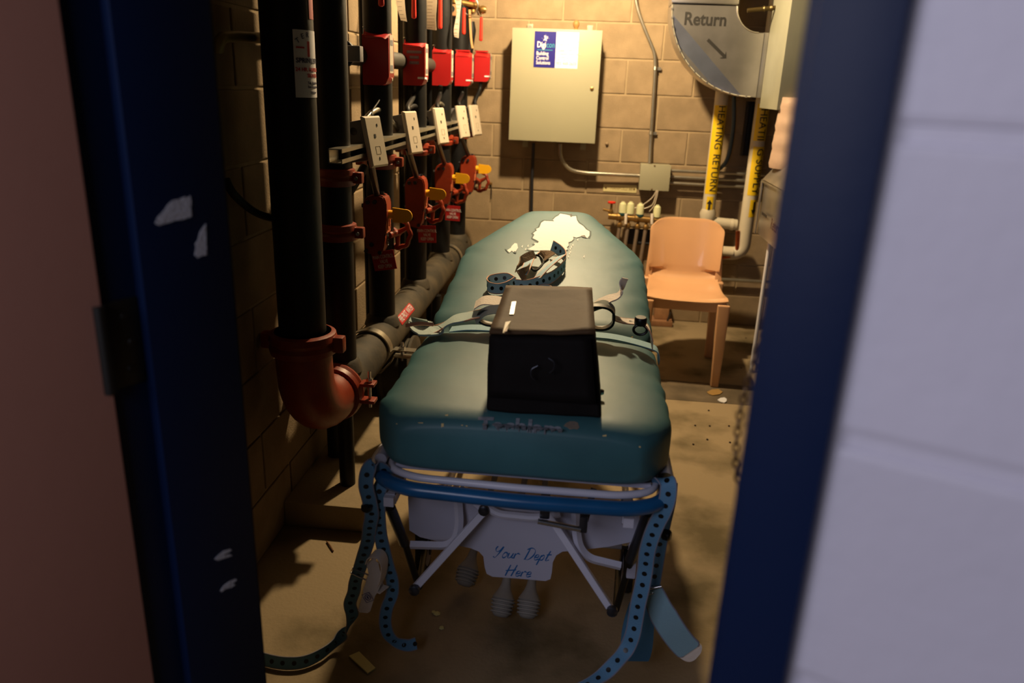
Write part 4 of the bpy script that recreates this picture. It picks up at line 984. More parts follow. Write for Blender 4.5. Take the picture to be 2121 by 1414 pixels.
def on_mat(x, y, e=0):
    h = tree.ray_cast(V((x, y, 1.4)), V((0, 0, -1)))
    return (h[0] if h[0] else V((x, y, top_z(y)))) + V((0, 0, e))
def hit(px, py, e=0):
    d = (R @ V((px - CX, py - CY, FPX))).normalized(); h = tree.ray_cast(EYE, d)
    k = 0
    while h[0] is None and k < 60:
        k += 1; py += 1.5; d = (R @ V((px - CX, py - CY, FPX))).normalized(); h = tree.ray_cast(EYE, d)
    if h[0] is None: return U(px, py, 'z', .80)
    return h[0] + h[1] * e
def patch(poly_px, mat, name, e, parent, label=None, step=9):
    """thin patch draped on the mattress top, outline found by sight lines"""
    P = [hit(*p) for p in poly_px]; xs = [p.x for p in P]; yy = [p.y for p in P]
    g = G(); b = g.b; vs = [b.verts.new((p.x, p.y, 0)) for p in P]
    try: f = b.faces.new(vs)
    except ValueError: return
    bmesh.ops.triangulate(b, faces=[f])
    if len(P) > 12:
        for _ in range(2): bmesh.ops.subdivide_edges(b, edges=[e_ for e_ in b.edges if e_.calc_length() > .035], cuts=1, use_grid_fill=False); bmesh.ops.triangulate(b, faces=b.faces[:])
    for v in b.verts: v.co = on_mat(v.co.x, v.co.y, e)
    return g.build(name, mat, parent, label, smooth=False)
# torn hole
hole = [(1103, 494), (1107, 487), (1104, 484), (1112, 478), (1110, 475), (1117, 472), (1121, 462), (1127, 458), (1148, 459), (1145, 456), (1151, 450), (1157, 447), (1160, 443), (1172, 445), (1180, 447), (1183, 449), (1193, 448), (1195, 457), (1199, 463), (1208, 469), (1214, 476), (1221, 480), (1221, 488), (1217, 494), (1211, 492), (1204, 490), (1194, 493), (1187, 491), (1188, 496), (1184, 500), (1177, 503), (1178, 509), (1174, 513), (1176, 517), (1172, 519), (1172, 525), (1164, 526), (1160, 530), (1150, 528), (1130, 527), (1116, 520), (1100, 519), (1093, 517), (1100, 513), (1108, 508), (1106, 504), (1114, 504), (1116, 501), (1111, 498)]
hc = V((1160, 488))
rag = []
for i, (a, b_) in enumerate(hole):
    d_ = V((a, b_)) - hc; k = 1.05 + .03 * random.random(); rag.append((hc.x + d_.x * k, hc.y + d_.y * k))
patch(rag, dteal_m, 'torn_edge', .0008, mattress, 'dark ragged vinyl edge')
patch(hole, foam_m, 'exposed_foam', .0018, mattress, 'cream foam showing through the tear')
patch([(1050, 519), (1058, 514), (1060, 510), (1066, 504), (1071, 505), (1073, 514), (1069, 520), (1066, 525), (1060, 520), (1055, 524)], foam_m, 'exposed_foam', .0016, mattress, 'small tear left of the large one')
patch([(1045, 516), (1049, 517), (1054, 525), (1052, 524)], dteal_m, 'torn_edge', .002, mattress)
patch([(1065, 521), (1070, 523), (1068, 526), (1063, 524)], dteal_m, 'torn_edge', .0024, mattress)
patch([(1203, 489), (1211, 488), (1215, 494), (1206, 492)], ink_m, 'torn_edge', .0024, mattress)
patch([(1180, 445), (1185, 444), (1184, 450), (1182, 451)], ink_m, 'torn_edge', .0024, mattress)
for a, b_ in ((1092, 510), (1087, 517), (1105, 493), (1195, 497), (1180, 516), (1178, 526), (1185, 508), (1182, 512), (1176, 532), (1208, 532), (1080, 511), (1180, 522)):
    patch([(a, b_), (a + 3, b_ - 3), (a + 2, b_ + 3)], foam_m, 'exposed_foam', .0016, mattress)
for a, b_, c_, d_ in ((915, 885, 4, -8), (917, 878, -3, 9), (1248, 905, 8, -4), (1323, 925, 4, 4), (965, 882, 3, 3), (1246, 700, 6, -3), (866, 876, 10, 2), (922, 862, 6, -3), (820, 878, 3, 2), (955, 881, 4, 2), (1307, 700, 4, -3)):
    patch([(a, b_), (a + c_, b_), (a + c_, b_ + d_), (a, b_ + d_ * .6)], fleck_m, 'foam_crumb', .0015, mattress)
# logo
def drape_text(s_, size, px, py, mat, skew=0, **k):
    o = hit(px, py); r_ = (hit(px + 40, py + 3) - o); r_.z = 0; r_.normalize(); u_ = V((-r_.y, r_.x, 0))
    me = fine(text_mesh(s_, size, **k), .012)
    for v in me.vertices:
        p = o + r_ * v.co.x + u_ * v.co.y; v.co = on_mat(p.x, p.y, .0014 + v.co.z)
    return link('printed_logo', me, mat, mattress, 'faded maker logo')
drape_text('Tachlam', .050, 1077, 889, logo_m, bold=.0016, xs=1.05)
drape_text('PATIENT TRANSPORT', .009, 1073, 897, logo_m)
patch([(1167, 883), (1172, 877), (1180, 873), (1190, 873), (1197, 876), (1200, 886), (1196, 890), (1188, 889), (1180, 890), (1175, 886)], M('faded_leaf', (120, 108, 96), .7), 'printed_logo', .001, mattress)
# frame below the mattress
XA, XB = -.40, .20
def fr(pts, r, mat=frame_m, name='frame_tube', rad=.05, seg=14, label=None):
    g = G(); g.tube(bend(pts, rad), r, seg); return g.build(name, mat, ct, label)
# side rails
for s, x in ((-1, -.412), (1, .222)):
    fr([(x * .0 + (-.1 + s * .318), 1.50, .655), (-.1 + s * .318, 2.10, .655), (-.1 + s * .318, 2.80, .715), (-.1 + s * .14, 3.02, .73)], .014, rad=.06)
g = G(); g.box((-.1, 1.78, .652), (.56, .60, .012), bevel=.003); g.box((-.1, 2.5, .690), (.54, .84, .012), Matrix.Rotation(.10, 3, 'X'), bevel=.003); g.build('mattress_deck', panel_m, ct)
# blue foot bar and the white rail over it
zb = .622
L = [U(782, 992, 'y', 1.52), U(782, 1000, 'y', 1.43), U(900, 1010, 'y', 1.425), U(1085, 1025, 'y', 1.42), U(1250, 1042, 'y', 1.425), U(1376, 1046, 'y', 1.43), U(1378, 1022, 'y', 1.53)]
fr([V((-.418, 1.70, .64)), V((-.418, 1.47, .628)), V((-.35, 1.432, .625)), V((-.1, 1.422, .623)), V((.14, 1.432, .621)), V((.212, 1.47, .622)), V((.216, 1.70, .64))], .0165, bar_m, 'foot_bar', .05, 18, 'chipped blue enamel foot bar')
fr([V((-.395, 1.66, .652)), V((-.392, 1.475, .648)), V((-.33, 1.447, .646)), V((-.1, 1.440, .645)), V((.12, 1.447, .643)), V((.19, 1.475, .645)), V((.195, 1.66, .652))], .0085, frame_m, 'end_rail', .05, 12)
# black buffers under mattress
for px, py in ((835, 972), (880, 980), (1240, 1005), (1335, 1012), (1380, 985)):
    p = U(px, py, 'y', 1.50); g = G(); g.lathe([(.012, -.012), (.015, 0), (.012, .012)], (p.x, 1.50, .660), (0, 0, 1), 14); g.build('rubber_buffer', blackplas_m, ct)
# apron sheet with printing
YP = 1.60
out = [(845, 1028), (848, 1098), (870, 1112), (920, 1124), (975, 1135), (992, 1142), (1001, 1152), (1004, 1175), (1008, 1188), (1020, 1194), (1075, 1198), (1130, 1203), (1140, 1199), (1143, 1185), (1145, 1164), (1152, 1150), (1165, 1142), (1200, 1139), (1260, 1132), (1308, 1122), (1322, 1100), (1328, 1040), (1085, 1032)]
P = [U(a, b_, 'y', YP) for a, b_ in out]
g = G(); g.prism(P, (0, .004, 0)); pan = g.build('apron_panel', panel_m, ct, 'white panel lettered Your Dept Here', smooth=False)
o1 = U(1077, 1143, 'y', YP - .001); rr_ = (U(1146, 1150, 'y', YP) - U(1008, 1140, 'y', YP)).normalized()
STROKES = {
 'Y': (.62, [[(.08, .95), (.0, .75), (.12, .5), (.35, .62), (.45, .95)], [(.50, .95), (.36, .45), (.18, .0), (.02, .08)]]),
 'o': (.40, [[(.30, .48), (.12, .46), (.03, .2), (.14, .02), (.30, .14), (.32, .36), (.24, .48), (.38, .40), (.46, .44)]]),
 'u': (.44, [[(.04, .46), (.03, .14), (.12, .02), (.28, .16), (.34, .46), (.32, .12), (.44, .06)]]),
 'r': (.40, [[(.04, .46), (.06, .02), (.10, .34), (.24, .48), (.32, .40), (.40, .42)]]),
 'D': (.72, [[(.20, .92), (.12, .02)], [(.02, .84), (.30, 1.0), (.60, .82), (.62, .40), (.36, .02), (.04, .04)]]),
 'e': (.38, [[(.06, .22), (.28, .30), (.26, .46), (.10, .44), (.03, .2), (.14, .02), (.36, .14)]]),
 'p': (.42, [[(.08, .46), (.0, -.38)], [(.06, .30), (.22, .48), (.32, .34), (.24, .06), (.06, .08)]]),
 't': (.36, [[(.16, .86), (.08, .12), (.16, .02), (.30, .12)], [(.0, .52), (.34, .56)]]),
 'H': (.74, [[(.14, .95), (.06, .0)], [(.60, .98), (.48, .0)], [(-.06, .44), (.66, .56)]]),
 ' ': (.34, [])}
def script(word, o, size, right):
    x = 0; w = sum(STROKES[c][0] for c in word); g = None
    r_ = V(right).normalized(); n_ = V((0, -1, 0))
    for c in word:
        adv, st_ = STROKES[c]
        if st_:
            g = G()
            for q in st_:
                P_ = [V(o) + r_ * ((x - w / 2 + a + b_ * .32) * size) + V((0, 0, (b_ - .4) * size)) for a, b_ in q]
                g.tube(smooth_path(P_, 5), [.0013 + .0006 * math.sin(k_ * .5) for k_ in range((len(q) - 1) * 5 + 1)], 6, ell=(1, 1))
            for v in g.b.verts: v.co.y = o.y + (v.co.y - o.y) * .12
            g.build('lettering', script_m, pan)
        x += adv
script('Your Dept', U(1079, 1148, 'y', YP - .0005), .034, rr_)
script('Here', U(1072, 1184, 'y', YP - .0005), .034, rr_)
# X braces in front of apron
def flatbar(p, q, w, t, mat=frame_m, name='brace'):
    g = G(); p = V(p); q = V(q); d_ = (q - p).normalized(); a = d_.cross(V((0, 1, 0))).normalized()
    g.ribbon([p, q], a, w, t); bmesh.ops.bevel(g.b, geom=g.b.edges[:], offset=.0015, segments=1, affect='EDGES'); return g.build(name, mat, ct)
b1 = flatbar(U(1008, 1053, 'y', 1.57), U(855, 1222, 'y', 1.50), .017, .014)
b2 = flatbar(U(1130, 1055, 'y', 1.575), U(1270, 1268, 'y', 1.50), .017, .014)
for p, bb in ((U(1002, 1057, 'y', 1.56), b1), (U(858, 1222, 'y', 1.49), b1), (U(1268, 1266, 'y', 1.49), b2)):
    g = G(); g.lathe([(.013, -.006), (.013, .004), (.007, .007)], p, (0, -1, 0), 12); g.build('pivot', dsteel_m, bb)
flatbar(U(1003, 1056, 'y', 1.58), U(952, 1010, 'y', 1.60), .016, .012)
g = G(); g.tube(bend([U(948, 1030, 'y', 1.585), U(952, 1085, 'y', 1.57), U(944, 1118, 'y', 1.56), U(925, 1130, 'y', 1.56), U(850, 1128, 'y', 1.555)], .03, 6), .0105, 4); g.build('curved_strut', frame_m, ct)
g = G(); g.tube(bend([U(1192, 1050, 'y', 1.585), U(1194, 1105, 'y', 1.57), U(1200, 1135, 'y', 1.56), U(1220, 1156, 'y', 1.56), U(1286, 1172, 'y', 1.555)], .03, 6), .0105, 4); g.build('curved_strut', frame_m, ct)
# triangular upper gusset and cross bar
g = G(); g.tube(bend([U(1005, 1046, 'y', 1.575), U(1030, 1064, 'y', 1.57), U(1110, 1072, 'y', 1.57), U(1160, 1062, 'y', 1.575)], .02), .010, 8); g.build('cross_tube', frame_m, ct)
# release handle
a, b_ = U(1114, 1079, 'y', 1.47), U(1203, 1096, 'y', 1.47)
g = G(); g.cyl(a, b_, .0062, 14); g.build('release_handle', steel_m, ct, 'bright chrome release handle')
g = G(); g.box(a + V((.014, .02, .028)), (.022, .03, .05), bevel=.003); g.build('handle_bracket', dsteel_m, ct); g = G(); g.box(b_ + V((.005, .01, .012)), (.018, .024, .04), bevel=.003); g.tube([b_ + V((.008, .02, .01)), b_ + V((.024, .06, .07))], .008, 8); g.build('handle_bracket', dsteel_m, ct)
# square tube ends
for px, py in ((808, 1033), (1301, 1076)):
    p = U(px, py, 'y', 1.47); g = G(); s_ = .0125; t_ = .002
    for dx_, dz_, sx_, sz_ in ((0, s_ - t_ / 2, 2 * s_, t_), (0, -s_ + t_ / 2, 2 * s_, t_), (s_ - t_ / 2, 0, t_, 2 * s_), (-s_ + t_ / 2, 0, t_, 2 * s_)): g.box(p + V((dx_, .05, dz_)), (sx_, .10, sz_))
    g.box(p + V((0, .03, 0)), (2 * s_ - .003, .09, 2 * s_ - .003)); g.build('square_tube', frame_m, ct)
# chrome legs: telescoping, folding out
def leg(pts, r, name='leg_tube', mat=dsteel_m):
    g = G(); g.tube(pts, r, 12); return g.build(name, mat, ct)
leg([U(808, 1050, 'y', 1.55), U(838, 1125, 'y', 1.60)], .013); leg([U(832, 1105, 'y', 1.60), U(868, 1215, 'y', 1.70), V((-.42, 1.98, .10))], .009, mat=dark_m)
leg([U(1342, 1062, 'y', 1.55), U(1305, 1160, 'y', 1.60)], .013); leg([U(1310, 1150, 'y', 1.60), U(1276, 1262, 'y', 1.70), V((.17, 1.98, .10))], .009, mat=dark_m)
leg([V((-.40, 2.75, .69)), V((-.41, 2.9, .10))], .012); leg([V((.20, 2.75, .69)), V((.21, 2.9, .10))], .012)
leg([V((-.40, 2.0, .16)), V((-.40, 2.9, .16))], .011, 'lower_rail', frame_m); leg([V((.20, 2.0, .16)), V((.20, 2.9, .16))], .011, 'lower_rail', frame_m)
leg([V((-.41, 2.9, .15)), V((.21, 2.9, .15))], .011, 'axle_tube', frame_m); leg([V((-.42, 2.02, .15)), V((.18, 2.02, .15))], .011, 'axle_tube', frame_m)
g = G(); g.box(U(1310, 1150, 'y', 1.62), (.022, .02, .12), bevel=.003); g.build('frame_bracket', panel_m, ct)
for x, y in ((-.43, 2.02), (.20, 2.02), (-.43, 2.9), (.22, 2.9)):
    g = G(); g.lathe([(.045, -.014), (.072, -.013), (.076, -.006), (.076, .006), (.072, .013), (.045, .014)], (x, y, .077), (1, 0, 0), 30); w_ = g.build('wheel', tyre_m, ct)
    g = G(); g.lathe([(.052, -.0155), (.048, -.016), (.02, -.018), (.02, .018), (.048, .016), (.052, .0155)], (x, y, .077), (1, 0, 0), 30); g.build('wheel_disc', panel_m, w_)
    g = G(); g.box((x - .022, y, .115), (.004, .04, .09)); g.box((x + .022, y, .115), (.004, .04, .09)); g.box((x, y, .16), (.048, .045, .01)); g.build('fork', dsteel_m, w_)
# white corner arm at left back of the strap, small silver lit bit
fr([U(768, 1030, 'y', 1.60), U(762, 985, 'y', 1.62), U(782, 940, 'y', 1.70), U(800, 920, 'y', 1.78)], .011, frame_m, 'corner_arm')
fr([U(1384, 1030, 'y', 1.60), U(1387, 990, 'y', 1.66)], .009, frame_m, 'corner_arm')

# ------------------------------------------------------------------ straps
def dir_list(pts, across):
    return [V(across(i / (len(pts) - 1))) if callable(across) else V(across) for i in range(len(pts))]
GRM = None
def strap(label, pts, across, w, mat=strap_m, trim=trimg_m, pitch=.030, k=6, t=.0022, holes=True, group=None, name='restraint_strap', cat='strap', hr_=.006, parent=None, ends=(.02, .0)):
    P = smooth_path(pts, k); A_ = dir_list(P, across)
    root = parent or thing(name, label, cat, min(P, key=lambda p: p.z), group)
    g = G(); g.ribbon(P, A_, w, t); web = g.build('webbing', mat, root)
    ex = []; nr = []
    for i in range(len(P)):
        d_ = (P[min(i + 1, len(P) - 1)] - P[max(i - 1, 0)]).normalized(); a = (A_[i] - d_ * A_[i].dot(d_)).normalized(); ex.append(a); nr.append(d_.cross(a))
    for s in (-1, 1):
        g = G(); g.tube([p + a * s * w / 2 for p, a in zip(P, ex)], t * .8, 6); g.build('edge_binding', trim, root)
    if holes:
        # eyelets: a dark ring with an open-looking centre on both faces
        acc = ends[0]; L_ = 0
        for i in range(len(P) - 1):
            sl = (P[i + 1] - P[i]).length
            while acc <= L_ + sl:
                q = (acc - L_) / max(sl, 1e-6); c_ = P[i].lerp(P[i + 1], q); a = ex[i].lerp(ex[i + 1], q).normalized(); n_ = nr[i].lerp(nr[i + 1], q).normalized(); d_ = n_.cross(a)
                g = G()
                g.lathe([(hr_ * .25, -t * .62), (hr_, -t * .75), (hr_ * 1.0, t * .75), (hr_ * .25, t * .62)], c_, n_, 12)
                e_ = g.build('eyelet', blackplas_m, root)
                acc += pitch
            L_ += sl
    return root
def path(lst): return [U(a, b_, 'y', y) for a, b_, y in lst]
# left long strap: looped over the corner, down to the floor and away under the jamb
lp = path([(806, 992, 1.50), (795, 972, 1.47), (775, 962, 1.455), (762, 975, 1.45), (758, 1005, 1.45), (765, 1035, 1.46), (770, 1065, 1.48), (766, 1090, 1.50), (762, 1120, 1.53), (753, 1150, 1.55), (744, 1180, 1.57), (736, 1205, 1.59), (733, 1225, 1.60), (725, 1250, 1.61), (730, 1275, 1.62), (724, 1295, 1.65)])
fl_pts = [U(a, b_, 'z', z) for a, b_, z in ((700, 1325, .030), (668, 1352, .022), (630, 1370, .018), (590, 1373, .017), (550, 1366, .016), (500, 1350, .016))]
def acr(t): return V((1, .25, 0)).lerp(V((.3, .5, 1)), min(1, max(0, (t - .62) / .14)))
s1 = strap('pale blue eyelet strap looped over the left cot corner, trailing across the floor', lp + fl_pts, acr, .030, strap_d, trimg_m, group=None)
g = G(); c_ = U(745, 1188, 'y', 1.565); a_ = V((.9, 0, -.4)).normalized(); b2_ = V((.4, 0, .9)).normalized()
g.tube([c_ + a_ * .022 + b2_ * .008, c_ - a_ * .022 + b2_ * .008, c_ - a_ * .022 - b2_ * .008, c_ + a_ * .022 - b2_ * .008], .0022, 6, closed=True); g.build('buckle', steel_m, s1, 'silver rectangular buckle')
g = G(); g.lathe([(.010, 0), (.012, .004), (.012, .014), (.009, .018)], U(764, 1047, 'y', 1.475), (-.3, -1, .1), 16); g.build('snap_knob', blackplas_m, s1, 'black plastic knob')
s2 = strap('light blue eyelet strap hanging straight down left of the white panel, end curled', path([(792, 1000, 1.48), (785, 1020, 1.47), (784, 1060, 1.49), (787, 1100, 1.52), (794, 1135, 1.54), (803, 1170, 1.56), (812, 1200, 1.575), (812, 1230, 1.58), (801, 1260, 1.58), (798, 1290, 1.585), (805, 1315, 1.59), (822, 1330, 1.60), (845, 1336, 1.61), (862, 1332, 1.62)]), lambda t: V((1, .2, 0)).lerp(V((.2, .6, .9)), min(1, max(0, (t - .82) / .14))), .029, strap_d, trimg_m)
# white velcro piece
vp = thing('velcro_pad', 'folded white hook-and-loop pad with printed care symbol hanging at the left straps', 'strap pad', U(752, 1270, 'y', 1.55))
g = G(); g.ribbon(smooth_path(path([(782, 1140, 1.55), (772, 1165, 1.54), (776, 1195, 1.535), (765, 1230, 1.53), (753, 1268, 1.53)])), V((1, .3, .35)), [.012] * 6 + [.028] * 6 + [.036] * 6 + [.030] * 6 + [.02], .002); g.build('pad', velcro_m, vp)
g = G(); g.ribbon(smooth_path(path([(764, 1160, 1.53), (770, 1148, 1.52), (786, 1148, 1.52), (796, 1165, 1.53), (793, 1195, 1.54), (786, 1215, 1.55), (796, 1222, 1.54)])), V((.3, 1, .1)), .030, .002); g.build('pad_loop', velcro_m, vp)
c_ = U(762, 1236, 'y', 1.527); g = G(); ax_, az_ = V((.85, 0, .45)).normalized(), V((-.45, 0, .85)).normalized()
sq = [c_ + ax_ * i * .010 + az_ * j * .012 - V((0, .002, 0)) for i, j in ((-1, -1), (1, -1), (1, 1), (-1, 1))]
g.tube(sq, .0008, 6, closed=True); g.tube([c_ - V((0, .002, 0)) + ax_ * math.cos(q) * .0065 + az_ * math.sin(q) * .008 for q in [2 * PI * j / 12 for j in range(12)]], .0008, 6, closed=True); g.tube([c_ - V((0, .002, 0)) + az_ * .004, c_ - V((0, .002, 0)) - az_ * .004], .0012, 6)
g.build('printed_symbol', navy_m, vp)
# right strap
s3 = strap('light blue eyelet strap hanging down the right cot corner and curling away at the bottom', path([(1360, 1000, 1.50), (1372, 990, 1.48), (1384, 1000, 1.46), (1383, 1030, 1.455), (1373, 1060, 1.46), (1360, 1085, 1.47), (1348, 1115, 1.48), (1340, 1145, 1.49), (1336, 1180, 1.50), (1330, 1215, 1.50), (1322, 1250, 1.50), (1316, 1285, 1.50), (1310, 1315, 1.495), (1297, 1345, 1.49), (1275, 1372, 1.47), (1245, 1400, 1.45), (1200, 1425, 1.42), (1150, 1440, 1.40)]), V((1, -.25, .25)), .033, strap_d, trimg_m)
g = G(); g.lathe([(.010, 0), (.013, .004), (.013, .016), (.009, .020)], U(1372, 1105, 'y', 1.55), (1, -.4, 0), 16); g.build('snap_knob', blackplas_m, s3, 'black plastic knob')
s4 = strap('eyelet strap at the right corner ending in a wide pale pad with white tip', path([(1388, 1000, 1.56), (1384, 1040, 1.56), (1373, 1090, 1.57), (1364, 1140, 1.575), (1356, 1190, 1.575), (1350, 1225, 1.57)]), V((1, .1, 0)), .032, strap_d, trimg_m)
pd = smooth_path(path([(1352, 1222, 1.56), (1368, 1262, 1.55), (1390, 1300, 1.545), (1412, 1330, 1.545), (1430, 1348, 1.545)])); wd_ = [.045 + .018 * min(1, i / 8) for i in range(len(pd))]; wd_[-1] = .045; wd_[-2] = .058
g = G(); g.ribbon(pd, V((.8, 0, .55)), wd_, .004); g.build('strap_pad', strap_m, s4, 'wide pale blue pad')
for s in (-1, 1):
    g = G(); e_ = [];
    for i, p in enumerate(pd):
        d_ = (pd[min(i + 1, len(pd) - 1)] - pd[max(i - 1, 0)]).normalized(); a = V((.8, 0, .55)); a = (a - d_ * a.dot(d_)).normalized(); e_.append(p + a * s * wd_[i] / 2)
    g.tube(e_, .0025, 6); g.build('edge_binding', trimg_m, s4)
tp = smooth_path(path([(1418, 1338, 1.549), (1436, 1352, 1.549), (1446, 1358, 1.549)]), 5); g = G(); g.ribbon(tp, V((.8, 0, .55)), [.064, .064, .064, .063, .062, .060, .056, .05, .042, .032, .018], .003); g.build('pad_tip', velcro_m, s4, 'white rounded tip')
g = G(); g.ribbon(smooth_path(path([(1330, 1250, 1.60), (1322, 1300, 1.61), (1318, 1345, 1.61), (1318, 1368, 1.61)])), V((1, 0, .1)), [.06 + .02 * math.sin(i / 18 * PI) for i in range(19)], .004); g.build('strap_pad', M('mid_blue_pad', (66, 116, 150), .7, bump=.2), s4, 'darker blue pad behind')
g = G(); c_ = U(1350, 1228, 'y', 1.56)
a_ = V((.95, 0, .3)).normalized(); b2_ = V((-.3, 0, .95)).normalized()
for s in (.014, 0, -.012): g.cyl(c_ - a_ * .026 + b2_ * s, c_ + a_ * .026 + b2_ * s, .0038, 10)
g.build('buckle', steel_m, s4, 'silver slide buckle')
# cross strap over the mattress break, left half
def hp3(px, py, e): return hit(px, py) + V((0, 0, e))
cs = thing('cross_strap', 'pale blue padded strap with black clips lying across the cot under the bag', 'strap', hit(1100, 670))
LB = [hp3(1010, 668, .006), hp3(960, 672, .006), hp3(915, 682, .006), hp3(890, 690, .010), U(868, 690, 'y', 1.99), U(862, 676, 'y', 1.98)]
g = G(); g.ribbon(smooth_path([V((.23, 2.04, .74)), V((.225, 2.04, .772)), V((.19, 2.045, .785)), V((.10, 2.05, .80)), V((0, 2.05, .802)), V((-.1, 2.05, .803)), V((-.2, 2.05, .802)), V((-.3, 2.05, .800)), V((-.36, 2.05, .79))]), V((0, 1, 0)), .05, .003); g.build('webbing', strap_m, cs)
pad = [U(1000, 648, 'y', 2.02), U(970, 655, 'y', 2.02), U(938, 663, 'y', 2.01), U(912, 678, 'y', 2.0), U(890, 684, 'y', 1.98), U(872, 682, 'y', 1.98), U(866, 672, 'y', 2.0), U(878, 664, 'y', 2.03)]
pad = smooth_path(pad); g = G(); g.ribbon(pad, V((.1, 1, .08)), [.044 + .030 * math.sin(min(1, i / 10) * PI / 2) - (.014 if i > 28 else 0) for i in range(len(pad))], .005); g.build('pad', M('pale_mint_pad', (178, 198, 196), .75, bump=.2), cs, 'pale padded end of the strap')
for s in (-1, 1): g = G(); g.tube([p + V((.1, 1, .08)).normalized() * s * .036 for p in pad[:26]], .0024, 6); g.build('edge_binding', trim_m, cs)
g = G(); g.ribbon(smooth_path([U(898, 672, 'y', 1.97), U(870, 670, 'y', 1.965), U(840, 674, 'y', 1.96)]), V((0, .7, .7)), .010, .003); g.build('webbing_tail', trim_m, cs)
vb = smooth_path([U(984, 632, 'y', 2.05), U(1002, 622, 'y', 2.05), U(1028, 623, 'y', 2.05), U(1060, 630, 'y', 2.05)]); g = G(); g.ribbon(vb, V((0, 1, .12)), .066, .003); g.build('velcro_band', velcro_m, cs, 'white hook band left of the bag')
def ring_loop(c, rx, rzz, r, nm, mat, y2=.03):
    g = G()
    P = [V((c.x + math.copysign(abs(math.cos(q)) ** .8, math.cos(q)) * rx, c.y, c.z + math.copysign(abs(math.sin(q)) ** .8, math.sin(q)) * rzz)) for q in [2 * PI * j / 28 for j in range(28)]]
    vsA = [[g.b.verts.new(p + V((0, dy_, 0)) ) for p in P] for dy_ in (0, y2)]
    Pi = [V((c.x + (p.x - c.x) * (1 - r / rx), 0, c.z + (p.z - c.z) * (1 - r / rzz))) for p in P]
    vsB = [[g.b.verts.new(V((p.x, c.y + dy_, p.z))) for p in Pi] for dy_ in (0, y2)]
    n = 28
    for j in range(n):
        k = (j + 1) % n
        g.face([vsA[0][j], vsA[0][k], vsA[1][k], vsA[1][j]]); g.face([vsB[0][j], vsB[1][j], vsB[1][k], vsB[0][k]])
        g.face([vsA[0][j], vsB[0][j], vsB[0][k], vsA[0][k]]); g.face([vsA[1][j], vsA[1][k], vsB[1][k], vsB[1][j]])
    return g.build(nm, mat, cs)
ring_loop(U(1030, 660, 'y', 2.0), .058, .026, .006, 'buckle_loop', blackplas_m)
ring_loop(U(1240, 660, 'y', 2.0), .045, .035, .006, 'buckle_loop', blackplas_m)
g = G(); g.ribbon(smooth_path([U(985, 665, 'y', 2.0), U(1005, 645, 'y', 2.0), U(1035, 640, 'y', 2.0), U(1060, 642, 'y', 2.0)]), V((0, .8, .6)), .030, .003); g.ribbon(smooth_path([U(1225, 638, 'y', 2.03), U(1250, 630, 'y', 2.03), U(1268, 640, 'y', 2.03), U(1272, 660, 'y', 2.02)]), V((0, .9, .4)), .035, .003); g.build('webbing_loop', M('pale_lining', (186, 190, 178), .8), cs)
rt = strap('', [U(1268, 657, 'y', 2.03), U(1290, 664, 'y', 2.03), U(1318, 667, 'y', 2.03), U(1336, 674, 'y', 2.02), U(1346, 690, 'y', 2.0), U(1352, 715, 'y', 1.97)], V((-.1, 1, .1)), .038, velcro_m, trim_m, .033, parent=cs, hr_=.0055)
g = G(); g.lathe([(.0155, 0), (.017, .004), (.017, .018), (.014, .022)], U(1326, 672, 'y', 2.01), (0, -.1, 1), 18); g.build('snap_knob', blackplas_m, cs, 'black knob at the right')
g = G(); g.tube([U(1326, 683, 'y', 2.0) + V((math.cos(q) * .018, 0, math.sin(q) * .014)) for q in [2 * PI * j / 16 for j in range(16)]], .004, 8, closed=True); g.build('swivel_ring', blackplas_m, cs)
wt = smooth_path([U(1222, 640, 'y', 2.06), U(1240, 628, 'y', 2.06), U(1258, 620, 'y', 2.07), U(1276, 612, 'y', 2.08), U(1286, 600, 'y', 2.09), U(1290, 585, 'y', 2.10), U(1295, 576, 'y', 2.10)])
g = G(); nW = len(wt); g.ribbon(wt, [V((0, 1, .1)).lerp(V((.8, .6, .1)), max(0, min(1, (i / nW - .55) / .3))) for i in range(nW)], [.056 if i < nW * .6 else .026 for i in range(nW)], .0035); g.build('velcro_tail', velcro_m, cs, 'white tail sticking up right of the bag')
# coiled strap on the head end
co = thing('coiled_strap', 'coiled blue eyelet strap with peach binding heaped on the mattress behind the bag', 'strap', hit(1105, 590))
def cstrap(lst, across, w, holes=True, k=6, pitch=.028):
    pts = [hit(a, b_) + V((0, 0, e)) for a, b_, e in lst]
    strap('', pts, across, w, M('lit_coil_webbing', (176, 208, 222), .7, bump=.3, bscale=300), M('lit_peach_binding', (250, 186, 148), .7), pitch, k, parent=co, holes=holes, hr_=.0062)  # bounce light on the coil put into paler webbing and binding colours
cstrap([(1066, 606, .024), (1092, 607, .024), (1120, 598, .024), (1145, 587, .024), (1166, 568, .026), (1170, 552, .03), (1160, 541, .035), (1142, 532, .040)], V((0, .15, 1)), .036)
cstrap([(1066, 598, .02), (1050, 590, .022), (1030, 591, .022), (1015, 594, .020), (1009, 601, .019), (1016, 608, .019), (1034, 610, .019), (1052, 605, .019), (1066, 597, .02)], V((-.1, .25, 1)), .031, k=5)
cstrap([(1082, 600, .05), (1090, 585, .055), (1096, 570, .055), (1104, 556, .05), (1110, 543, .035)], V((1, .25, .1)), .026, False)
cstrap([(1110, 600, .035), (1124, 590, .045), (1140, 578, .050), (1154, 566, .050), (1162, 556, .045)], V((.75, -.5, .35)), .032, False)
cstrap([(1100, 612, .008), (1115, 606, .01), (1130, 602, .012), (1142, 606, .008), (1160, 618, .006)], V((.5, 1, .4)), .026)
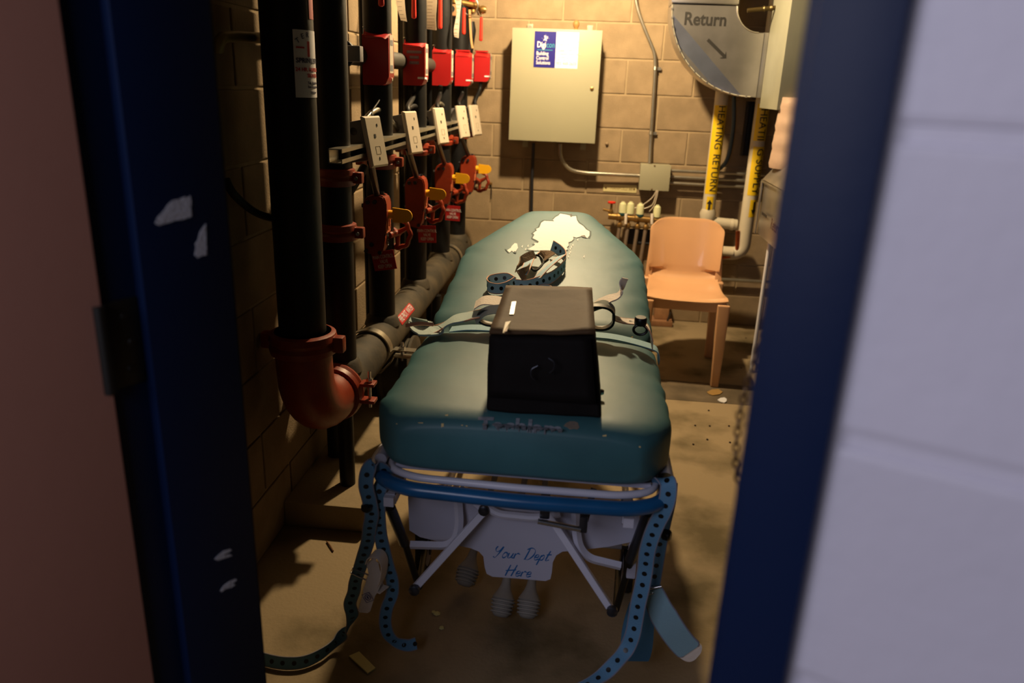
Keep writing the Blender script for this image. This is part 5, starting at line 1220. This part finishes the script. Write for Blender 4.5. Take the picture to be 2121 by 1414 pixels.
for lst, w_, nm in (([(1068, 592, .055), (1078, 580, .062), (1092, 572, .066), (1106, 566, .064)], .028, 'velcro_end'), ([(1074, 606, .055), (1086, 600, .055), (1094, 590, .055)], .036, 'velcro_end'), ([(1118, 562, .04), (1128, 555, .045), (1138, 560, .045)], .045, 'velcro_end')):
    g = G(); g.ribbon(smooth_path([hit(a, b_) + V((0, 0, e)) for a, b_, e in lst]), V((.3, 1, .6)), w_, .003); g.build(nm, tan_m, co, 'brown hook-and-loop end')
g = G(); g.tube(smooth_path([hit(1095, 572) + V((0, 0, .04)), hit(1110, 562) + V((0, 0, .055)), hit(1124, 570) + V((0, 0, .045)), hit(1108, 582) + V((0, 0, .035))], 6, True), .004, 8, closed=True); g.build('buckle_loop', blackplas_m, co)

# ------------------------------------------------------------------ bag
bg = thing('equipment_bag', 'boxy black nylon equipment bag with browner top, standing on the cot', 'bag', (-.06, 1.62, .80))
zb0 = .800
FB = [V((-.182, 1.478, zb0)), V((.064, 1.478, zb0)), V((.058, 1.80, zb0 + .003)), V((-.178, 1.80, zb0 + .003))]
FT = [U(1013, 694, 'y', 1.505), U(1233, 697, 'y', 1.505), None, None]
FT[2] = U(1226, 601, 'z', .985); FT[3] = U(1048, 597, 'z', .985)
FT[0].z = max(.955, FT[0].z); FT[1].z = FT[1].z
g = G(); g.hexa(FB + FT, 0)
bmesh.ops.subdivide_edges(g.b, edges=g.b.edges[:], cuts=9, use_grid_fill=True)
cen = sum((v.co for v in g.b.verts), V((0, 0, 0))) / len(g.b.verts)
for v in g.b.verts:
    p = v.co.copy(); h_ = (p.z - .80) / .18
    v.co.z -= .010 * max(0, h_ - .6) * (1 - ((p.x + .06) / .12) ** 2) * (1 if h_ > .9 else .4)
    v.co += (p - cen).normalized() * noise.noise(p * 14) * .005
    if p.y < 1.52: v.co.y += .006 * math.sin((p.x + .06) * 22) * (1 - h_)
bgo = g.build('bag_body', bag_m, bg)
bm_ = bgo.modifiers.new('bev', 'BEVEL'); bm_.width = .007; bm_.segments = 3; bm_.limit_method = 'ANGLE'; bm_.angle_limit = math.radians(45)
# flap hanging over front
def face_pt(a, b_, off=0): # a across 0..1, b_ down 0..1 on the front
    top = FT[0].lerp(FT[1], a); bot = FB[0].lerp(FB[1], a); return top.lerp(bot, b_) + V((0, -.007 - off, 0))
g = G(); rows = []
for j in range(9):
    b_ = -.02 + .80 * j / 8; rows.append([g.b.verts.new(face_pt(a, max(0, b_), .002 + .004 * noise.noise(V((a * 4, b_ * 4, 1))))) for a in [.02 + .94 * i / 10 for i in range(11)]])
for A_, B_ in zip(rows, rows[1:]):
    for i in range(10): g.face([A_[i], A_[i + 1], B_[i + 1], B_[i]])
fo = g.build('front_flap', bag_m, bg); md = fo.modifiers.new('s', 'SOLIDIFY'); md.thickness = .004
for s, pc in ((-1, (1107, 772)), (1, (1141, 757))):
    p = U(*pc, 'y', 1.462); g = G(); g.tube(smooth_path([p + V((.006 * -s, 0, .016)), p + V((.006 * s, -.002, .008)), p + V((.006 * s, -.003, -.006)), p + V((-.002 * s, 0, -.016))]), .0016, 8); g.build('d_ring', dsteel_m, bg)
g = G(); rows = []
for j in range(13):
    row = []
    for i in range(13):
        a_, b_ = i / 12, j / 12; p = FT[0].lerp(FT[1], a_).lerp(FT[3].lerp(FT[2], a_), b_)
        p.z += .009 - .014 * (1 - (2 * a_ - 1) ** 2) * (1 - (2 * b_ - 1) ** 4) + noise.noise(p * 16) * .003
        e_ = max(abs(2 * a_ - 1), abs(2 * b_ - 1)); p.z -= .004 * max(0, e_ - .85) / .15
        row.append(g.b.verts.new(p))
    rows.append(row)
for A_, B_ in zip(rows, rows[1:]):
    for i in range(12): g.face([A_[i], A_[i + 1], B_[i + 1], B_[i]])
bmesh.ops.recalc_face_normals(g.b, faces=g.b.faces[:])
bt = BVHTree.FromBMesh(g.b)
tp_ = g.build('top_panel', M('brown_lid_nylon', (88, 66, 44), .7, var=.15, vscale=14, bump=.3, bscale=30, spec=.2), bg, 'brownish lid'); md = tp_.modifiers.new('s', 'SOLIDIFY'); md.thickness = .006; md.offset = 0  # lid given a lighter, browner colour than the bag body
def bag_patch(pts, mat, label, e):
    P = []
    for q in pts:
        d = (R @ V((q[0] - CX, q[1] - CY, FPX))).normalized(); h = bt.ray_cast(EYE, d); P.append((h[0] if h[0] else U(*q, 'z', .975)) + V((0, 0, .0045 + e)))
    G().prism(P, (0, 0, .0006)).build('tape_strip', mat, bg, label, smooth=False)
bag_patch([(1060, 629), (1069, 628), (1064, 655), (1055, 655)], M('clear_tape', (122, 110, 84), .35), 'strip of clear tape', 0)
bag_patch([(1047, 671), (1058, 669), (1054, 684), (1045, 694), (1041, 694)], M('grey_tape', (160, 150, 124), .3), 'strip of worn tape', 0)
bag_patch([(1048, 682), (1053, 680), (1050, 691), (1044, 693)], M('silver_tape', (235, 232, 220), .25, .3), 'bright silver scrap', .001)
g = G(); p = U(1238, 811, 'y', 1.60) - V((.012, 0, 0)); g.cyl(p + V((-.022, 0, 0)), p + V((.018, 0, 0)), .0035, 10); g.lathe([(.006, 0), (.0075, .004), (.005, .01)], p + V((.016, 0, 0)), (1, 0, 0), 12); g.build('clasp', steel_m, bg, 'bright metal clasp on the right side')

# ------------------------------------------------------------------ crutches resting under the cot
def crutch(px, py, top, label, r=.030, L_=.078):
    c = U(px, py, 'z', .034); d_ = (V(top) - c).normalized()
    t = thing('crutch', label, 'crutch', (c.x, c.y, 0), 'crutch tips under the cot')
    prof = [(.004, -.008), (.018, -.006), (.024, 0)]
    for j in range(4): prof += [(.0255 + .0012 * j, .003 + j * .010), (.031 + .0012 * j, .004 + j * .010), (.031 + .0012 * j, .009 + j * .010), (.0255 + .0012 * j, .010 + j * .010)]
    prof += [(.033, .044), (.026, .056), (.019, .068), (.014, .082), (.012, .10)]
    g = G(); g.lathe(prof, c, d_, 24); g.build('rubber_tip', rub_m, t, 'grey ribbed rubber tip')
    g = G(); g.tube([c + d_ * .08, V(top)], .0095, 12); g.build('shaft', rub_m, t)
    g = G(); g.box(c + d_ * .052 + V((0, -.024, .014)), (.012, .001, .003)); g.build('moulded_mark', redtag_m, t)
crutch(962, 1208, (-.20, 2.28, .40), 'grey ribbed crutch tip left of the white panel')
crutch(1037, 1272, (-.12, 2.10, .40), 'left of the two grey ribbed crutch tips below the white panel')
crutch(1092, 1275, (-.06, 2.10, .40), 'right of the two grey ribbed crutch tips below the white panel')

# ------------------------------------------------------------------ small things on the floor
def floor_poly(pts, name, mat, label, cat, h=.002):
    g = G(); g.prism([U(a, b_, 'z', .0012) for a, b_ in pts], (0, 0, h)); o = g.build(name, mat, smooth=False); tag(o, label, cat); return o
o = floor_poly([(723, 1360), (744, 1351), (778, 1385), (762, 1396)], 'tape_scrap', tape_m, 'curled beige tape scrap on the dark floor in front', 'scrap', .004)
floor_poly([(1486, 829), (1492, 825), (1500, 824), (1505, 827), (1505, 832), (1500, 835), (1492, 833)], 'white_chip', white_m, 'small white chip on the floor in front of the chair leg', 'chip', .004)
floor_poly([(1464, 812), (1474, 807), (1488, 806), (1497, 812), (1490, 817), (1476, 819), (1468, 816)], 'putty_patch', M('putty', (150, 116, 60), .7, bump=.5), 'brownish putty patch on the concrete beside the front chair leg', 'patch', .002)
g = G(); g.tube([U(677, 1121, 'z', .004), U(684, 1130, 'z', .006), U(690, 1141, 'z', .004)], .0028, 6); o = g.build('twig', M('twig', (110, 70, 36), .8)); tag(o, 'small brown twig on the lit floor left of the cot', 'twig')
for q, (px, py) in enumerate(((1465, 910), (1440, 881), (1510, 882), (1470, 882), (1512, 916), (1468, 850), (1545, 700), (1535, 762), (1436, 920))):
    c = U(px, py, 'z', .002); g = G(); g.lathe([(.005, 0), (.004, .003)], c, (0, 0, 1), 7); o = g.build('grit', M('dark_grit', (50, 36, 24), .9)); tag(o, 'dark speck of grit on the concrete right of the cot', 'grit', 'grit on the floor right of the cot')
for q, (px, py) in enumerate(((905, 1270), (915, 1300), (898, 1268))):
    c = U(px, py, 'z', .002); g = G(); g.lathe([(.011 - .003 * q, 0), (.006, .003)], c, (0, 0, 1), 6); o = g.build('plaster_crumb', tape_m); tag(o, 'pale plaster crumb on the dark floor under the cot', 'crumb', 'plaster crumbs under the cot')
# ------------------------------------------------------------------ chain hanging inside the right jamb
chn = thing('hanging_chain', 'thin steel chain hanging in a curve behind the right door jamb', 'chain', U(1530, 1000, 'y', .80))
cpts = smooth_path([U(1610, 620, 'y', .80), U(1578, 700, 'y', .80), U(1560, 750, 'y', .80), U(1546, 800, 'y', .80), U(1534, 850, 'y', .80), U(1527, 900, 'y', .80), U(1524, 950, 'y', .80), U(1528, 990, 'y', .80), U(1540, 1040, 'y', .80), U(1560, 1100, 'y', .80)], 8)
lm = G(); rr = [V((math.cos(q) * .0034, 0, math.sin(q) * .0062)) for q in [2 * PI * j / 12 for j in range(12)]]; lm.tube(rr, .0013, 6, closed=True); lmesh = lm.mesh('link'); lmesh.materials.append(M('chain_bronze', (110, 86, 62), .4, .7))
acc = 0; L_ = 0; kk = 0
for a, b_ in zip(cpts, cpts[1:]):
    sl = (b_ - a).length
    while acc <= L_ + sl:
        c = a.lerp(b_, (acc - L_) / sl); d_ = (b_ - a).normalized()
        lo_ = bpy.data.objects.new('link', lmesh); COL.objects.link(lo_); lo_.parent = chn
        q = V((0, 0, 1)).rotation_difference(d_).to_matrix() @ rz(PI / 2 * (kk % 2) + .4)
        mm = q.to_4x4(); mm.translation = c - BASE[chn.name]; lo_.matrix_local = mm
        acc += .0098; kk += 1
    L_ += sl
